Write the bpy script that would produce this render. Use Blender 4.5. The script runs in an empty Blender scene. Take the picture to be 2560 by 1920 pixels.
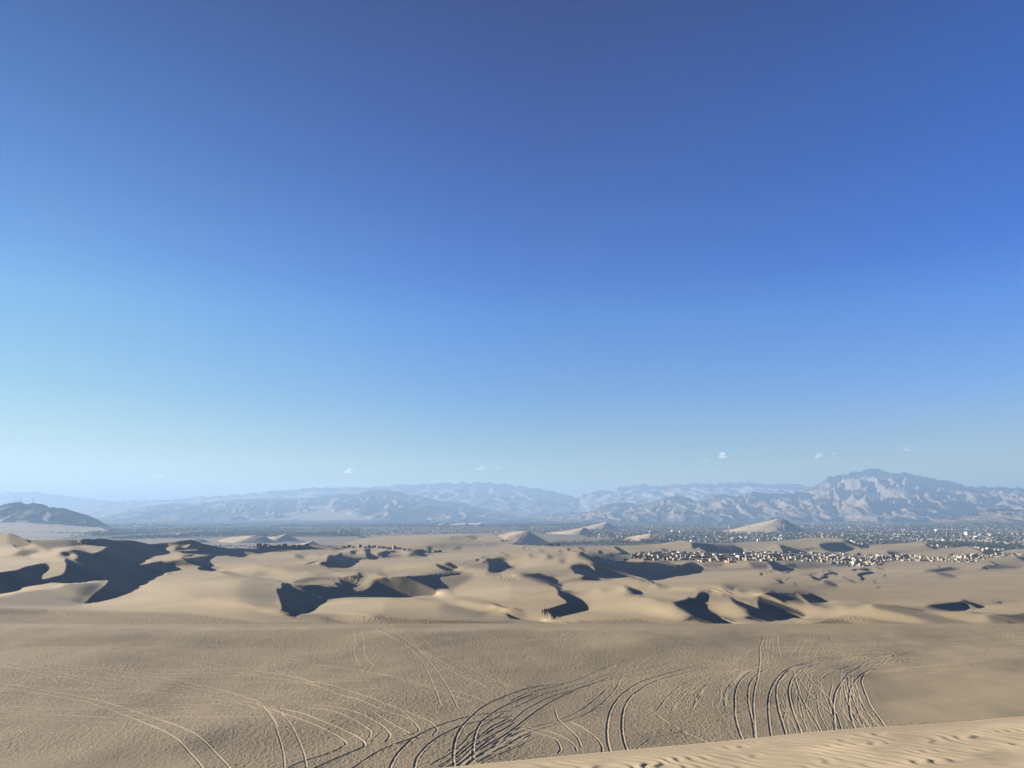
import bpy, bmesh, math, random
import numpy as np
from mathutils import Vector, noise as mnoise

C=bpy.context.scene.collection
sc=bpy.context.scene
R=math.radians
# ------------------------------------------------------------------ camera
F=1923.; HZ=1283.                      # focal length and horizon row of a 2560 px wide frame
PITCH=math.atan((HZ-960)/F); cp,sp=math.cos(PITCH),math.sin(PITCH)
cam=bpy.data.cameras.new('camera'); co=bpy.data.objects.new('camera',cam); C.objects.link(co)
cam.sensor_width=36; cam.lens=36*F/2560; cam.clip_start=.05; cam.clip_end=200000
co.location=(0,0,0); co.rotation_euler=(math.pi/2+PITCH,0,0); sc.camera=co
# ------------------------------------------------------------------ sun and sky
EL=R(13.5); AZ=R(20)                     # low sun to the left, a little ahead
sx,sy=math.cos(AZ),-math.sin(AZ)
to_sun=Vector((-sx*math.cos(EL),-sy*math.cos(EL),math.sin(EL)))
sl=bpy.data.lights.new('sun','SUN'); so=bpy.data.objects.new('sun',sl); C.objects.link(so)
sl.energy=5.0; sl.angle=R(.5); sl.color=(1,.90,.76)
so.rotation_euler=to_sun.to_track_quat('Z','Y').to_euler(); so.location=(-60,0,60)
w=bpy.data.worlds.new('World'); sc.world=w; w.use_nodes=True; nt=w.node_tree; nt.nodes.clear()
N=nt.nodes.new; LK=nt.links.new
out=N('ShaderNodeOutputWorld'); bg=N('ShaderNodeBackground'); sky=N('ShaderNodeTexSky')
sky.sky_type='NISHITA'; sky.sun_disc=False; sky.sun_elevation=EL; sky.sun_rotation=-math.atan2(sx,-sy)
sky.altitude=400; sky.air_density=1.0; sky.dust_density=0; sky.ozone_density=2.5
tc=N('ShaderNodeTexCoord'); sep=N('ShaderNodeSeparateXYZ'); LK(tc.outputs['Generated'],sep.inputs[0])
EP=[0,.022,.079,.145,.247,.296,.40,.50,.588,1.0]      # sine of the elevation: tint of the clear sky left / ahead / right
SKY_L=[(0.796,0.789,0.616),(0.796,0.789,0.616),(0.580,0.570,0.470),(0.420,0.540,0.540),(0.339,0.580,0.696),(0.257,0.477,0.716),(0.134,0.340,0.638),(0.055,0.234,0.525),(0.032,0.143,0.396),(0.017,0.086,0.277)]
SKY_C=[(0.759,0.771,0.471),(0.759,0.771,0.471),(0.467,0.549,0.562),(0.266,0.478,0.758),(0.151,0.461,0.908),(0.069,0.353,0.885),(0.035,0.240,0.735),(0.025,0.165,0.600),(0.020,0.130,0.470),(0.019,0.033,0.329)]
SKY_R=[(0.825,0.815,0.531),(0.825,0.815,0.531),(0.629,0.679,0.793),(0.391,0.619,1.047),(0.177,0.522,1.147),(0.049,0.382,1.095),(0.017,0.317,0.989),(0.018,0.282,0.870),(0.020,0.221,0.695),(0.011,0.132,0.487)]
def sky_ramp(cols):
    r=N('ShaderNodeValToRGB'); r.color_ramp.interpolation='LINEAR'; e=r.color_ramp.elements
    while len(e)<len(EP): e.new(.5)
    for k,(p,c) in enumerate(zip(EP,cols)): e[k].position=p; e[k].color=(*[x*.5 for x in c],1)
    LK(sep.outputs[2],r.inputs[0]); return r.outputs[0]
def sky_mix(f,a,b):
    m=N('ShaderNodeMix'); m.data_type='RGBA'; LK(f,m.inputs[0]); LK(a,m.inputs[6]); LK(b,m.inputs[7]); return m.outputs[2]
def side(a,b):
    m=N('ShaderNodeMapRange'); LK(sep.outputs[0],m.inputs[0]); m.inputs[1].default_value=a; m.inputs[2].default_value=b; return m.outputs[0]
tint=sky_mix(side(.05,.5),sky_mix(side(-.05,-.5),sky_ramp(SKY_C),sky_ramp(SKY_L)),sky_ramp(SKY_R))
mu=N('ShaderNodeVectorMath'); mu.operation='MULTIPLY'; LK(sky.outputs[0],mu.inputs[0]); LK(tint,mu.inputs[1])
m2=N('ShaderNodeVectorMath'); m2.operation='SCALE'; LK(mu.outputs[0],m2.inputs[0]); m2.inputs['Scale'].default_value=1.52
LK(m2.outputs[0],bg.inputs[0]); bg.inputs[1].default_value=.05
LK(bg.outputs[0],out.inputs[0])
sc.view_settings.view_transform='Standard'; sc.view_settings.look='None'; sc.view_settings.gamma=1
sc.view_settings.exposure=2.3
sc.render.engine='CYCLES'; cy=sc.cycles
cy.use_denoising=True; cy.max_bounces=4; cy.diffuse_bounces=1; cy.volume_bounces=0; cy.transparent_max_bounces=8
HAZE=8.2e-5; HAZE_TOP=940.; MS=1
# ------------------------------------------------------------------ helpers
def ray(u,v):
    yc=(960-v)/F; fw=cp-yc*sp; return (u-1280)/F/fw, (sp+yc*cp)/fw
def kz(v): return -ray(1280,v)[1]
def tag(o,label=None,cat=None,group=None,kind=None):
    for k,x in (('label',label),('category',cat),('group',group),('kind',kind)):
        if x: o[k]=x
    return o
def mesh_obj(name,verts,faces,mat=None,parent=None,smooth=True):
    me=bpy.data.meshes.new(name)
    verts=np.asarray(verts,np.float32); faces=np.asarray(faces,np.int32)
    me.vertices.add(len(verts)); me.vertices.foreach_set('co',verts.ravel())
    n=faces.shape[1]; me.loops.add(faces.size); me.loops.foreach_set('vertex_index',faces.ravel())
    me.polygons.add(len(faces)); me.polygons.foreach_set('loop_start',np.arange(0,faces.size,n,dtype=np.int32))
    me.polygons.foreach_set('loop_total',np.full(len(faces),n,np.int32))
    me.polygons.foreach_set('use_smooth',np.full(len(faces),bool(smooth)))
    me.update(calc_edges=True)
    o=bpy.data.objects.new(name,me); C.objects.link(o)
    if mat: me.materials.append(mat)
    if parent: o.parent=parent
    return o
def grid_obj(name,X,Y,Z,mat,flip=False,wrap=False,**attrs):
    r,c=X.shape; i=np.arange(r*c).reshape(r,c)
    if wrap: i=np.concatenate([i,i[:,:1]],1)
    f=np.stack([i[:-1,:-1],i[1:,:-1],i[1:,1:],i[:-1,1:]],-1).reshape(-1,4)
    if flip: f=f[:,::-1]
    o=mesh_obj(name,np.stack([X,Y,Z],-1).reshape(-1,3),f,mat)
    for k,a in attrs.items(): attr(o,k,a)
    return o
def attr(o,k,a):
    t=o.data.attributes.new(k,'FLOAT','POINT'); t.data.foreach_set('value',np.asarray(a,np.float32).ravel())
rs=np.random.RandomState(7)
_T=rs.rand(256,256)
def vn(x,y,seed=0):
    x=np.asarray(x,float)+seed*17.31; y=np.asarray(y,float)+seed*9.73
    xi=np.floor(x).astype(int); yi=np.floor(y).astype(int); fx=x-xi; fy=y-yi
    fx=fx*fx*fx*(fx*(fx*6-15)+10); fy=fy*fy*fy*(fy*(fy*6-15)+10)
    a=_T[yi&255,xi&255]; b=_T[yi&255,(xi+1)&255]; c=_T[(yi+1)&255,xi&255]; d=_T[(yi+1)&255,(xi+1)&255]
    return ((a*(1-fx)+b*fx)*(1-fy)+(c*(1-fx)+d*fx)*fy)*2-1
def fbm(x,y,o=4,seed=0,g=.5):
    s=0;a=1
    for i in range(o): s=s+a*vn(x*2**i,y*2**i,seed+i*3); a*=g
    return s
def ridged(x,y,o=5,seed=0,g=.5):
    s=0;a=1;wt=1
    for i in range(o):
        n=1-np.abs(vn(x*2.03**i,y*2.03**i,seed+i*5)); n=n*n; s=s+a*n*wt; wt=np.clip(n*1.4,0,1); a*=g
    return s
def sstep(a,b,x): t=np.clip((x-a)/(b-a),0,1); return t*t*(3-2*t)
# ------------------------------------------------------------------ materials
ALB=.80
class Mat:
    def __init__(s,name,rough=.95,spec=.1):
        s.m=bpy.data.materials.new(name); s.m.use_nodes=True; s.t=s.m.node_tree; s.t.nodes.clear()
        s.o=s.n('ShaderNodeOutputMaterial'); s.b=s.n('ShaderNodeBsdfPrincipled'); s.l(s.b.outputs[0],s.o.inputs[0])
        s.b.inputs['Roughness'].default_value=rough; s.b.inputs['Specular IOR Level'].default_value=spec
    def n(s,t,**k):
        x=s.t.nodes.new(t)
        for a,b in k.items(): setattr(x,a,b)
        return x
    def l(s,a,b): s.t.links.new(a,b)
    def pos(s,scale=(1,1,1)):
        g=s.n('ShaderNodeNewGeometry'); m=s.n('ShaderNodeVectorMath',operation='MULTIPLY'); s.l(g.outputs['Position'],m.inputs[0]); m.inputs[1].default_value=scale; return m.outputs[0]
    def noise(s,vec,scale,detail=4,rough=.5):
        n=s.n('ShaderNodeTexNoise'); s.l(vec,n.inputs['Vector']); n.inputs['Scale'].default_value=scale; n.inputs['Detail'].default_value=detail; n.inputs['Roughness'].default_value=rough; return n.outputs['Fac']
    def mix(s,f,a,b):
        m=s.n('ShaderNodeMix',data_type='RGBA')
        for q,x in ((0,f),(6,a),(7,b)):
            if isinstance(x,(int,float)): m.inputs[q].default_value=x
            elif isinstance(x,tuple): m.inputs[q].default_value=(*x,1)
            else: s.l(x,m.inputs[q])
        return m.outputs[2]
    def ramp(s,f,a,b,c=0,d=1):
        m=s.n('ShaderNodeMapRange'); s.l(f,m.inputs[0]); 
        for i,x in enumerate((a,b,c,d)): m.inputs[1+i].default_value=x
        return m.outputs[0]
    def math(s,op,a,b=None):
        m=s.n('ShaderNodeMath',operation=op)
        for i,x in enumerate((a,b)):
            if x is None: continue
            if isinstance(x,(int,float)): m.inputs[i].default_value=x
            else: s.l(x,m.inputs[i])
        return m.outputs[0]
    def at(s,name): a=s.n('ShaderNodeAttribute',attribute_name=name); return a.outputs['Fac']
    def bump(s,h,dist,strength=1,prev=None):
        b=s.n('ShaderNodeBump'); b.inputs['Distance'].default_value=dist
        if isinstance(strength,(int,float)): b.inputs['Strength'].default_value=strength
        else: s.l(strength,b.inputs['Strength'])
        s.l(h,b.inputs['Height'])
        if prev is not None: s.l(prev,b.inputs['Normal'])
        return b.outputs[0]
    def fin(s,col,nrm=None):
        if isinstance(col,tuple): col=tuple(x*ALB for x in col)
        else:
            q=s.n('ShaderNodeVectorMath',operation='SCALE'); s.l(col,q.inputs[0]); q.inputs['Scale'].default_value=ALB; col=q.outputs[0]
        if isinstance(col,tuple): s.b.inputs['Base Color'].default_value=(*col,1)
        else: s.l(col,s.b.inputs['Base Color'])
        if nrm is not None: s.l(nrm,s.b.inputs['Normal'])
        return s.m
SAND_A=(.312,.257,.170); SAND_B=(.266,.218,.143)
def sand_dune():
    m=Mat('dune sand'); p=m.pos((1,1,1)); c=m.mix(m.ramp(m.noise(p,.012,5),.35,.65),SAND_A,SAND_B)
    c=m.mix(m.ramp(m.noise(m.pos((.3,1,1)),.09,4,.6),.45,.7,0,.35),c,(.25,.20,.135))
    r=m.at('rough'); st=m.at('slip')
    n1=m.noise(m.pos((1,.5,1)),1.6,3,.62)
    nb=m.bump(n1,.34,m.ramp(r,0,1,0,1))
    n2=m.noise(m.pos((1,1,1)),.35,3,.5); nb=m.bump(n2,.10,.5,nb)
    c=m.mix(m.math('MULTIPLY',r,.75),c,(.20,.162,.11))  # tiny shadows of the churned bands put into the colour as a darker tone
    wv=m.n('ShaderNodeTexNoise'); m.l(m.pos((.55,.04,.04)),wv.inputs['Vector']); wv.inputs['Scale'].default_value=1; wv.inputs['Detail'].default_value=3
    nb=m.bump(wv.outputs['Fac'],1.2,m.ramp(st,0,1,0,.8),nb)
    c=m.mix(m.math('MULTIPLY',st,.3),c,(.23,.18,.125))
    return m.fin(c,nb)
def sand_flat_mat():
    m=Mat('trodden sand'); p=m.pos(); c=m.mix(m.ramp(m.noise(p,.05,5),.35,.65),(.315,.262,.175),(.275,.228,.152))
    c=m.mix(m.ramp(m.noise(p,2.2,3,.7),.4,.75,0,.25),c,(.225,.178,.118))
    r=m.at('rough')
    nb=m.bump(m.noise(m.pos((1,.6,1)),4.2,4,.75),.13,m.ramp(r,0,1,.05,1))
    nb=m.bump(m.noise(p,9,2,.6),.03,.5,nb)
    c=m.mix(m.math('MULTIPLY',m.at('rut'),.85),m.mix(m.math('MULTIPLY',r,.40),c,(.20,.165,.118)),(.37,.31,.212))  # rough sand coloured darker for its tiny shadows; ruts paler where compacted
    return m.fin(c,nb)
def sand_near_mat():
    m=Mat('rippled sand'); p=m.pos(); c=m.mix(m.ramp(m.noise(p,1.5,5),.35,.65),(.385,.318,.218),(.345,.285,.194))
    c=m.mix(m.ramp(m.noise(p,420,2,.7),.45,.75,0,.5),c,(.22,.175,.12))
    nb=m.bump(m.noise(p,300,2,.7),.0015,.6)
    return m.fin(c,nb)
M_dune=sand_dune(); M_flat=sand_flat_mat(); M_near=sand_near_mat()
EL=R(15)                              # mean lee slope angle used when shaping the dunes
# tile -> (x offset, y offset); coordinates inside are 6.9125x enlarged
TILES={'A':(0,1240),'B':(320,1280),'C':(640,1280),'D':(960,1280),'E':(1280,1280),'F':(1600,1280),'G':(1920,1280),'H':(2240,1240),
 'a':(0,1400),'b':(320,1400),'c':(640,1400),'d':(960,1400),'e':(1280,1400),'f':(1600,1400),'g':(1920,1400),'h':(2240,1400)}
TR='''
@a
1.0 8 -2400,1000 22000,1000 22000,1300 -2400,1300
.8 6 -300,650 0,610 900,420 1800,360 1500,720 1200,820 0,830 -300,830
.55 8 1500,420 1850,360 1500,720 1250,760 1300,560
@b
1.4 12 0,560 300,400 900,500 1000,650 600,740 0,830 -700,830 -600,760 -200,650
.88 16 1900,350 2250,330 2250,800 1950,820 1850,600
@a
.97 4 -300,830 0,830 1200,870 2250,900 3000,990 3900,1090 2250,1100 -300,1100
.8 2.5 -300,830 0,835 800,870 850,940 0,945 -300,945
0 .8 -300,215 0,212 300,170 420,120 600,85 720,55 800,50 835,90 830,130 790,185 700,235 650,275 640,320 700,350 760,330 850,310 950,285 1050,260 1110,220 1140,130 1145,60 1130,0 1120,-60 2300,-60 2300,520 2100,600 2000,640 1800,700 1650,735 1500,752 1440,740 1500,710 1560,640 1680,540 1800,450 1870,370 1830,352 1700,360 1550,385 1400,400 1200,410 900,415 760,440 600,480 400,530 200,570 0,605 -300,650
@b
0 .7 -100,60 60,70 150,75 300,45 400,15 480,12 560,20 640,65 760,125 930,188 850,190 770,195 715,212 750,235 600,260 440,285 375,312 400,325 300,370 200,420 100,465 50,510 0,545 -100,600
.9 1.2 -372,45 -222,20 -172,20 -132,80 -122,155 -212,120
.7 1 340,125 450,130 580,165 520,172 420,160
@A
.7 2.5 515,758 1440,760 1420,860 1000,900 850,925 640,965 560,930 450,895 560,882 615,855 545,810
.45 4 1150,762 1440,760 1420,850 1250,860
0 .7 -400,600 0,635 60,650 110,667 150,645 190,645 250,665 330,700 440,750 515,765 545,810 615,855 560,882 450,893 380,900 280,890 200,840 110,800 60,780 0,770 -400,740
0 1 1430,745 1540,738 1610,746 1700,730 1800,736 1960,765 2240,768 2240,905 1850,882 1700,878 1560,862 1440,850 1380,800
1.3 1 850,925 1000,905 1250,880 1500,862 1850,880 1790,910 1740,950 1600,990 1480,950 1330,915 1250,915 1100,930 900,975 800,990 720,990 600,970
.1 1.5 640,965 700,935 800,925 880,935 800,965 700,980
0 1 1850,885 2400,900 2400,1150 2212,1130 1900,1075 1650,1000 1600,990 1690,970 1740,950
0 1 800,990 900,980 1050,945 1200,918 1290,917 1400,935 1500,965 1650,1000 1780,1050 1900,1080 2240,1130 2240,1150 1120,1150 1120,1075 1000,1035 850,1010
1 1.2 1130,1050 1200,1020 1290,1015 1350,1060 1320,1080 1220,1075
.1 1 -300,935 300,935 380,917 450,920 540,945 600,970 680,1000 770,1040 600,1052 450,1050 300,1035 180,990 100,945 -300,945
1.2 .5 1910,903 2240,905 2240,914 1940,912
@B
0 1 -20,480 100,495 200,520 290,535 360,570 480,610 600,640 700,652 560,655 620,700 610,725 540,735 350,740 250,760 210,790 170,840 60,895 -300,880 -300,600 -20,640
1.2 .5 -20,620 70,622 170,635 60,642 -20,640
1.5 .7 380,560 500,545 640,532 900,505 1060,480 1105,480 1110,500 1080,560 1040,605 1000,620 940,612 870,600 820,610 770,640 725,655 620,630 480,600
0 .8 1110,500 1130,505 1300,550 1500,590 1700,650 1800,650 1900,670 1965,720 1960,740 1700,738 1300,735 960,720 880,690 700,655 725,655 770,640 820,610 870,600 940,612 1000,620 1040,605 1080,560
1.3 .5 860,662 1000,650 1180,640 1255,645 1180,662 1000,668
.85 1 1750,620 2230,630 2230,725 1970,735 1965,715 1900,670 1800,650
.2 1 920,765 1050,745 1180,748 1100,765 960,775
0 1 1540,742 1460,780 1430,800 1340,850 1390,890 1430,930 1420,950 1300,935 1200,925 1080,895 1000,850 950,800 900,780 1000,790 1150,785 1300,770 1400,750
.2 .7 1700,742 2050,745 2090,765 1900,768 1740,760
@b
0 .8 1190,145 1250,115 1320,105 1430,108 1550,130 1600,150 1700,175 1800,200 1880,205 1945,170 1900,150 1950,175 1870,220 1750,218 1640,205 1500,185 1250,178
0 .7 1640,228 1750,238 1900,262 2095,292 1950,290 1800,275 1720,255
@c
1.35 3 0,30 500,0 1100,-30 700,70 0,68
.9 3 0,75 1100,130 2212,150 2212,220 1700,200 1000,230 0,240
0 .7 -20,245 150,270 60,278 -20,262
1.4 2 0,300 900,270 1600,260 1450,290 1200,275 900,300 600,390 330,350
.75 2 980,265 1100,225 1300,195 1500,190 1400,225 1200,255
0 .8 1740,205 1800,215 1900,260 1960,280 1920,290 1850,270 1770,250
.3 .6 2100,235 2250,265 2250,300 2150,285
.82 14 -150,310 300,350 430,420 440,900 -150,850
1.45 3 1190,720 1700,660 2212,660 2212,920 1200,930 870,915 1000,830
0 1 410,370 500,400 570,408 620,430 700,480 860,600 1030,650 1185,725 1150,760 1000,830 870,905 800,925 720,935 690,950 730,990 830,1035 760,1020 640,990 500,950 440,905 440,800 400,650 360,560 350,480 430,490 450,450
.75 1.5 590,400 700,350 900,295 1100,275 1350,285 1440,290 1430,350 1300,365 1180,355 1000,390 800,412
1.1 3 820,410 1100,350 1300,350 1450,460 1350,468 1100,430
0 1 880,430 1100,435 1200,465 1450,470 1340,400 1400,390 1500,420 1620,480 1590,495 1700,540 1880,520 1985,450 1980,330 1920,285 2250,305 2250,655 1700,655 1550,600 1400,575 1200,600 1040,640 980,540
.45 1 640,425 900,430 950,500 1030,640 870,600 700,480
.4 2.5 1040,650 1200,600 1420,575 1550,600 1650,650 1450,690 1190,710
.4 .8 1420,295 1540,285 1700,262 1850,275 1850,360 1800,440 1700,470 1610,470 1520,440 1440,370
.95 2.5 1860,280 1950,310 1990,400 1960,470 1880,520 1750,548 1590,495 1620,475 1750,465 1840,390
.8 1.5 700,935 1100,925 1500,945 2212,960 2212,1100 1250,1090 880,1055 740,995
@d
1.3 5 250,50 880,70 960,180 1200,190 900,230 550,260 200,280
0 .8 -60,255 50,275 100,295 250,292 450,275 560,278 640,270 720,380 830,430 920,480 1055,560 1040,640 1000,652 0,655 -60,655
.85 4 950,290 1300,240 1600,260 1400,420 1050,560 1020,530
.45 1 600,275 900,235 925,240 1020,530 930,480 830,430 720,370
.6 .6 900,235 1150,205 1300,200 1420,212 1650,230 1850,260 1850,290 1700,255 1400,230 1200,260 940,285
.55 .6 1850,255 2230,250 2230,350 2000,325 1850,290
1.45 6 1600,300 2212,360 2212,740 1400,670 1100,640 1300,450
0 .7 885,62 920,58 1000,62 1130,40 1180,75 1240,100 1272,130 1265,150 1330,170 1410,205 1300,192 1100,185 1010,160 950,130 905,95
.9 3 1270,140 1500,80 1800,60 1810,230 1400,205
.85 8 900,700 1300,680 1800,740 1830,900 1700,1000 1000,900
.6 5 1230,680 1450,690 1800,750 1780,900 1650,900 1700,800 1400,720
0 1 1850,750 1880,745 1960,775 2060,815 2250,835 2250,1000 2150,980 2080,920 1980,905 1880,895 1820,890 1790,850 1800,780
.85 1.5 0,980 400,1015 1200,1045 2250,1065 2250,1175 0,1175
@e
1.25 6 0,370 500,420 750,500 780,620 500,800 0,760
1.35 2 720,310 800,270 950,240 1090,240 1250,285 1700,350 1900,450 1500,490 1000,525 880,490 880,420 760,370
.55 .7 -10,245 250,235 420,240 470,238 500,260 640,300 720,350 780,400 880,420 860,500 770,470 640,435 500,410 -10,355
0 .6 420,238 470,234 500,255 600,285 715,308 715,352 650,340 560,300 440,285 300,285 300,260
0 .8 750,470 820,505 900,520 990,530 1060,560 1140,620 1200,690 1280,770 1355,815 1300,855 1100,900 950,940 740,1020 790,990 700,850 620,840 700,820 800,785 950,745 930,700 850,650 800,600 790,540
.4 1 260,900 420,880 600,840 680,830 790,990 740,1020 660,1035 450,975
0 .7 -50,820 100,830 180,865 250,915 400,960 650,1030 745,1075 560,1078 300,1050 60,1020 -50,1000
1.45 2 1680,330 1850,315 2212,325 2212,440 2000,450 1850,420
0 .8 1250,-60 1500,-60 2250,-20 2250,325 2000,305 1830,312 1660,325 1620,318 1540,270 1480,290 1440,315 1330,305 1230,270 1130,240 1080,235 1070,190 1010,150 960,145 1040,120 1020,90 1100,80 1160,70 1120,20 1140,20 1240,80 1330,125 1375,165 1380,180 1470,210 1400,90 1330,25 1270,0
.7 .8 1205,160 1240,140 1290,145 1320,210 1350,265 1270,230 1220,190
.9 .6 1470,290 1540,270 1640,320 1500,305
.8 .5 1140,240 1200,245 1310,275 1250,270
.3 .5 1560,-5 1640,0 2212,175 2212,200
.6 4 1400,510 1900,480 2000,520 2000,600 1400,580
0 1 1890,440 2000,460 2250,545 2250,625 2100,615 2000,590 1900,560 1960,500
@f
1.3 4 830,230 2212,180 2212,550 1600,480 1000,440 800,400 250,370 250,300 700,290
.75 2 1060,60 1450,50 1420,110 1300,120 1100,115
1.25 1.5 1600,55 1780,15 1850,15 1960,90 1800,100
.7 3 1850,20 2212,40 2212,170 2100,170 1950,130
.8 1.5 1040,200 1100,130 1500,140 2050,140 2100,170 1500,200
0 .8 -50,190 60,210 150,250 200,290 225,320 200,350 240,365 190,370 100,345 -50,325
0 .7 -50,10 60,5 150,25 300,50 500,110 700,170 830,222 760,255 680,280 560,282 400,265 200,215 -50,185
.7 1 200,20 480,20 560,60 700,72 700,130 560,130 300,50
0 .7 600,70 700,72 860,40 940,48 1000,85 1062,125 1050,160 1015,212 900,215 760,190 700,170 640,120
.5 1.2 690,90 750,100 750,150 700,150
.1 .5 2070,225 2110,225 2115,260 2080,255
.1 .5 2140,190 2200,225 2190,235
0 .8 190,380 260,395 400,440 500,465 552,495 505,525 400,500 330,470 270,420
0 .8 -30,538 50,560 95,595 85,625 -30,625
1.2 3 0,440 200,420 600,540 900,560 600,650 0,630
.75 4 0,650 600,665 850,640 560,720 400,720 0,680
0 .9 820,437 900,455 1090,540 1180,575 1165,640 1140,705 1220,770 1250,820 1215,855 1270,920 1400,970 1650,1060 1765,1120 1750,1150 1690,1180 1430,1180 1350,1140 1100,1080 950,1030 850,1000 760,950 680,880 620,800 590,770 540,730 640,700 750,665 850,635 960,650 1000,600 1010,570 1090,555 950,480
.45 .8 880,450 1000,470 1300,465 1480,465 1640,490 1600,560 1640,600 1500,605 1180,585 1090,540
1 4 1180,600 1450,620 1700,760 1760,900 1740,1080 1400,970 1230,860 1160,690
.85 3 1640,520 1850,560 2000,680 2040,800 1900,780 1650,660 1500,620 1640,600
0 1.5 1640,488 1760,515 1900,545 2060,555 2240,558 2240,900 2050,830 2020,700 1900,590 1800,540
0 1 1440,620 1560,640 1700,700 1850,770 2000,830 2240,890 2240,1070 2100,1065 1950,1040 1800,1010 1755,950 1770,880 1700,780 1560,680
@g
.8 8 900,770 1600,760 2212,820 2212,1040 1300,930 800,1000
.6 2 600,1130 1000,1050 1400,950 1800,1000 2212,1080 2212,1150 700,1150
.6 2 160,590 450,575 560,680 700,780 850,760 740,900 600,840 460,800 370,740 300,660
0 .8 -30,560 100,558 160,580 300,660 370,745 480,805 640,860 730,910 740,960 700,1005 620,1015 400,990 330,990 300,1020 180,1060 -30,1075
0 1 130,565 250,572 450,572 600,585 680,600 770,600 840,630 920,685 1040,708 1130,710 1240,748 1050,748 860,742 720,735 650,680 560,610 420,580 220,590
.5 5 700,760 850,770 780,900 740,850
.75 3 250,50 700,20 1000,60 1400,115 1100,130 850,150 600,180 400,150
.55 2 300,60 480,60 480,140 400,150
0 .8 -30,20 80,25 180,60 250,95 340,140 372,180 360,195 270,180 230,210 440,217 400,225 250,215 180,185 90,165 60,110
.1 1 1000,60 1150,80 1250,110 1450,120 1350,75 1200,60
0 .5 940,180 985,200 960,200
0 .6 1005,172 1080,195 1150,215 1195,240 1180,258 1120,240 1060,245 990,265 950,262 970,240 1050,225 1090,215
0 .6 910,300 970,275 1045,298 1000,318 920,315
0 .6 720,278 780,285 850,315 935,345 880,345 790,325
.4 .6 930,360 1000,370 1100,400 1215,440 1180,442 1050,400
.4 .6 500,250 700,240 860,225 850,235 720,248
0 .5 100,325 180,345 265,390 220,388 150,350
.2 .6 150,315 220,345 290,350 410,290 300,358 210,352
0 .5 425,395 500,415 480,425
0 .6 1540,270 1560,235 1650,210 1780,200 1840,238 1750,240 1650,255 1600,275 1640,300 1665,330 1640,350 1590,355 1620,330 1590,290
0 .6 1290,300 1330,300 1340,320 1430,350 1530,382 1480,382 1390,345
0 .6 1840,380 1820,370 1850,350 1840,370 1865,400 1845,398
0 .6 1680,135 1730,150 1780,185 1700,190 1600,175 1550,150 1620,145
0 .6 1450,165 1530,155 1510,190 1460,185
0 .6 1850,120 1930,140 2020,178 1970,175
.1 .5 1990,265 2040,255 2020,285
.4 .6 1860,470 1980,462 1900,478
.4 .6 1880,195 1960,225 1940,225
0 .5 0,185 60,200 100,230 40,205
@h
0 .6 1480,150 1510,112 1570,130 1665,158 1560,162
.6 1 1500,95 1600,85 1850,85 2212,140 1670,155
0 .6 1585,12 1680,45 1810,95 1750,90
.55 1 930,118 480,190 700,215 1050,170 1110,160
.1 .6 930,118 1000,140 1110,160 1020,172
.4 .7 600,210 800,240 1080,298 1000,290 850,262
.2 .6 700,90 780,122 740,120
1.3 .7 640,750 850,715 1080,672 1150,690 1100,715 1000,735 820,762
.45 2 600,765 1100,715 1150,690 1200,720 1250,770 1200,880 950,885 750,860 500,800
0 .8 1158,685 1220,710 1380,755 1440,775 1480,800 1485,830 1420,830 1330,795 1250,760
.1 .8 1640,710 1800,722 1910,762 1800,752
.3 2 2060,800 2160,870 2100,870
.8 3 -900,790 0,800 500,890 900,990 1300,1090 2000,1175 -200,1175
1.25 1.5 1250,880 1600,800 2000,800 2400,880 2212,890 1800,930 1600,930
.65 3 1350,905 1600,935 1900,935 2400,900 2400,1175 2050,1175 1500,960
.15 2.2 1490,945 1560,985 1640,1040 1750,1080 1950,1130 1800,1105 1620,1055 1530,995
.15 2.5 1930,1060 2000,1090 2060,1170 2030,1175
.1 1.5 2170,905 2400,900 2400,940
@C
.3 1 -700,560 0,590 1000,600 1600,630 1550,640 900,640 500,655 300,670 100,690 0,700 -500,625
0 .7 0,660 300,650 340,665 150,700 0,720
1.3 3 150,720 600,670 1200,650 1000,720 0,830 0,770
.5 1.2 640,755 720,745 860,780 800,800
.4 1.2 1040,745 1100,730 1170,740
0 .8 1270,740 1400,755 1600,790 1760,845 1650,900 1560,950 1450,970 1250,968 1210,935 1090,905 1130,860 1220,860 1235,780
.1 .8 840,905 900,880 1000,855 1080,850 950,890
0 .8 1620,670 1750,655 1740,690 1690,720 1640,700
0 .7 1280,655 1400,635 1530,640 1450,665 1330,668
0 .7 1410,735 1480,700 1490,720 1440,745
0 .8 1860,640 1960,635 1965,700 2090,790 2010,820 1900,770 1890,690
.1 1.5 2110,700 2250,680 2250,790 2090,770
.3 .7 1600,790 1870,795 1900,820 1860,805
@D
0 .8 -30,690 40,660 190,670 210,710 180,720 40,725 30,790 -30,795
.6 2 40,730 350,730 450,770 200,790 50,800
0 1 370,700 420,680 620,690 660,710 745,775 600,785 450,780 380,760
.75 2 650,550 1200,530 2100,560 1900,590 1000,600
.1 .5 730,615 780,605 830,630 780,640
.3 1 1180,620 1340,605 1345,625 1250,632
.3 .5 1110,435 1300,425 1450,418 1600,455 1600,470 1450,440 1200,440
.2 .6 1980,680 2050,710 2175,755 2140,755 2060,725
.5 2 1150,870 1400,800 1200,850
.5 2 1280,920 1600,820 1400,870
0 1 1660,775 1880,795 1960,780 2050,785 2110,820 2130,870 2100,920 2250,945 2250,975 2060,960 2040,1000 1960,1050 1870,1068 1790,1055 1815,900 1790,870 1700,880 1720,850 1790,850 1750,810
.2 1.2 1570,820 1640,805 1650,825 1600,850
@E
.2 .5 190,605 300,625 290,645 200,640
.2 .5 460,650 550,680 520,680
0 .5 300,735 330,720 345,740 310,745
.1 .5 950,635 1010,650 1020,670 970,670
.1 .5 820,665 880,682 820,688
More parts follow.
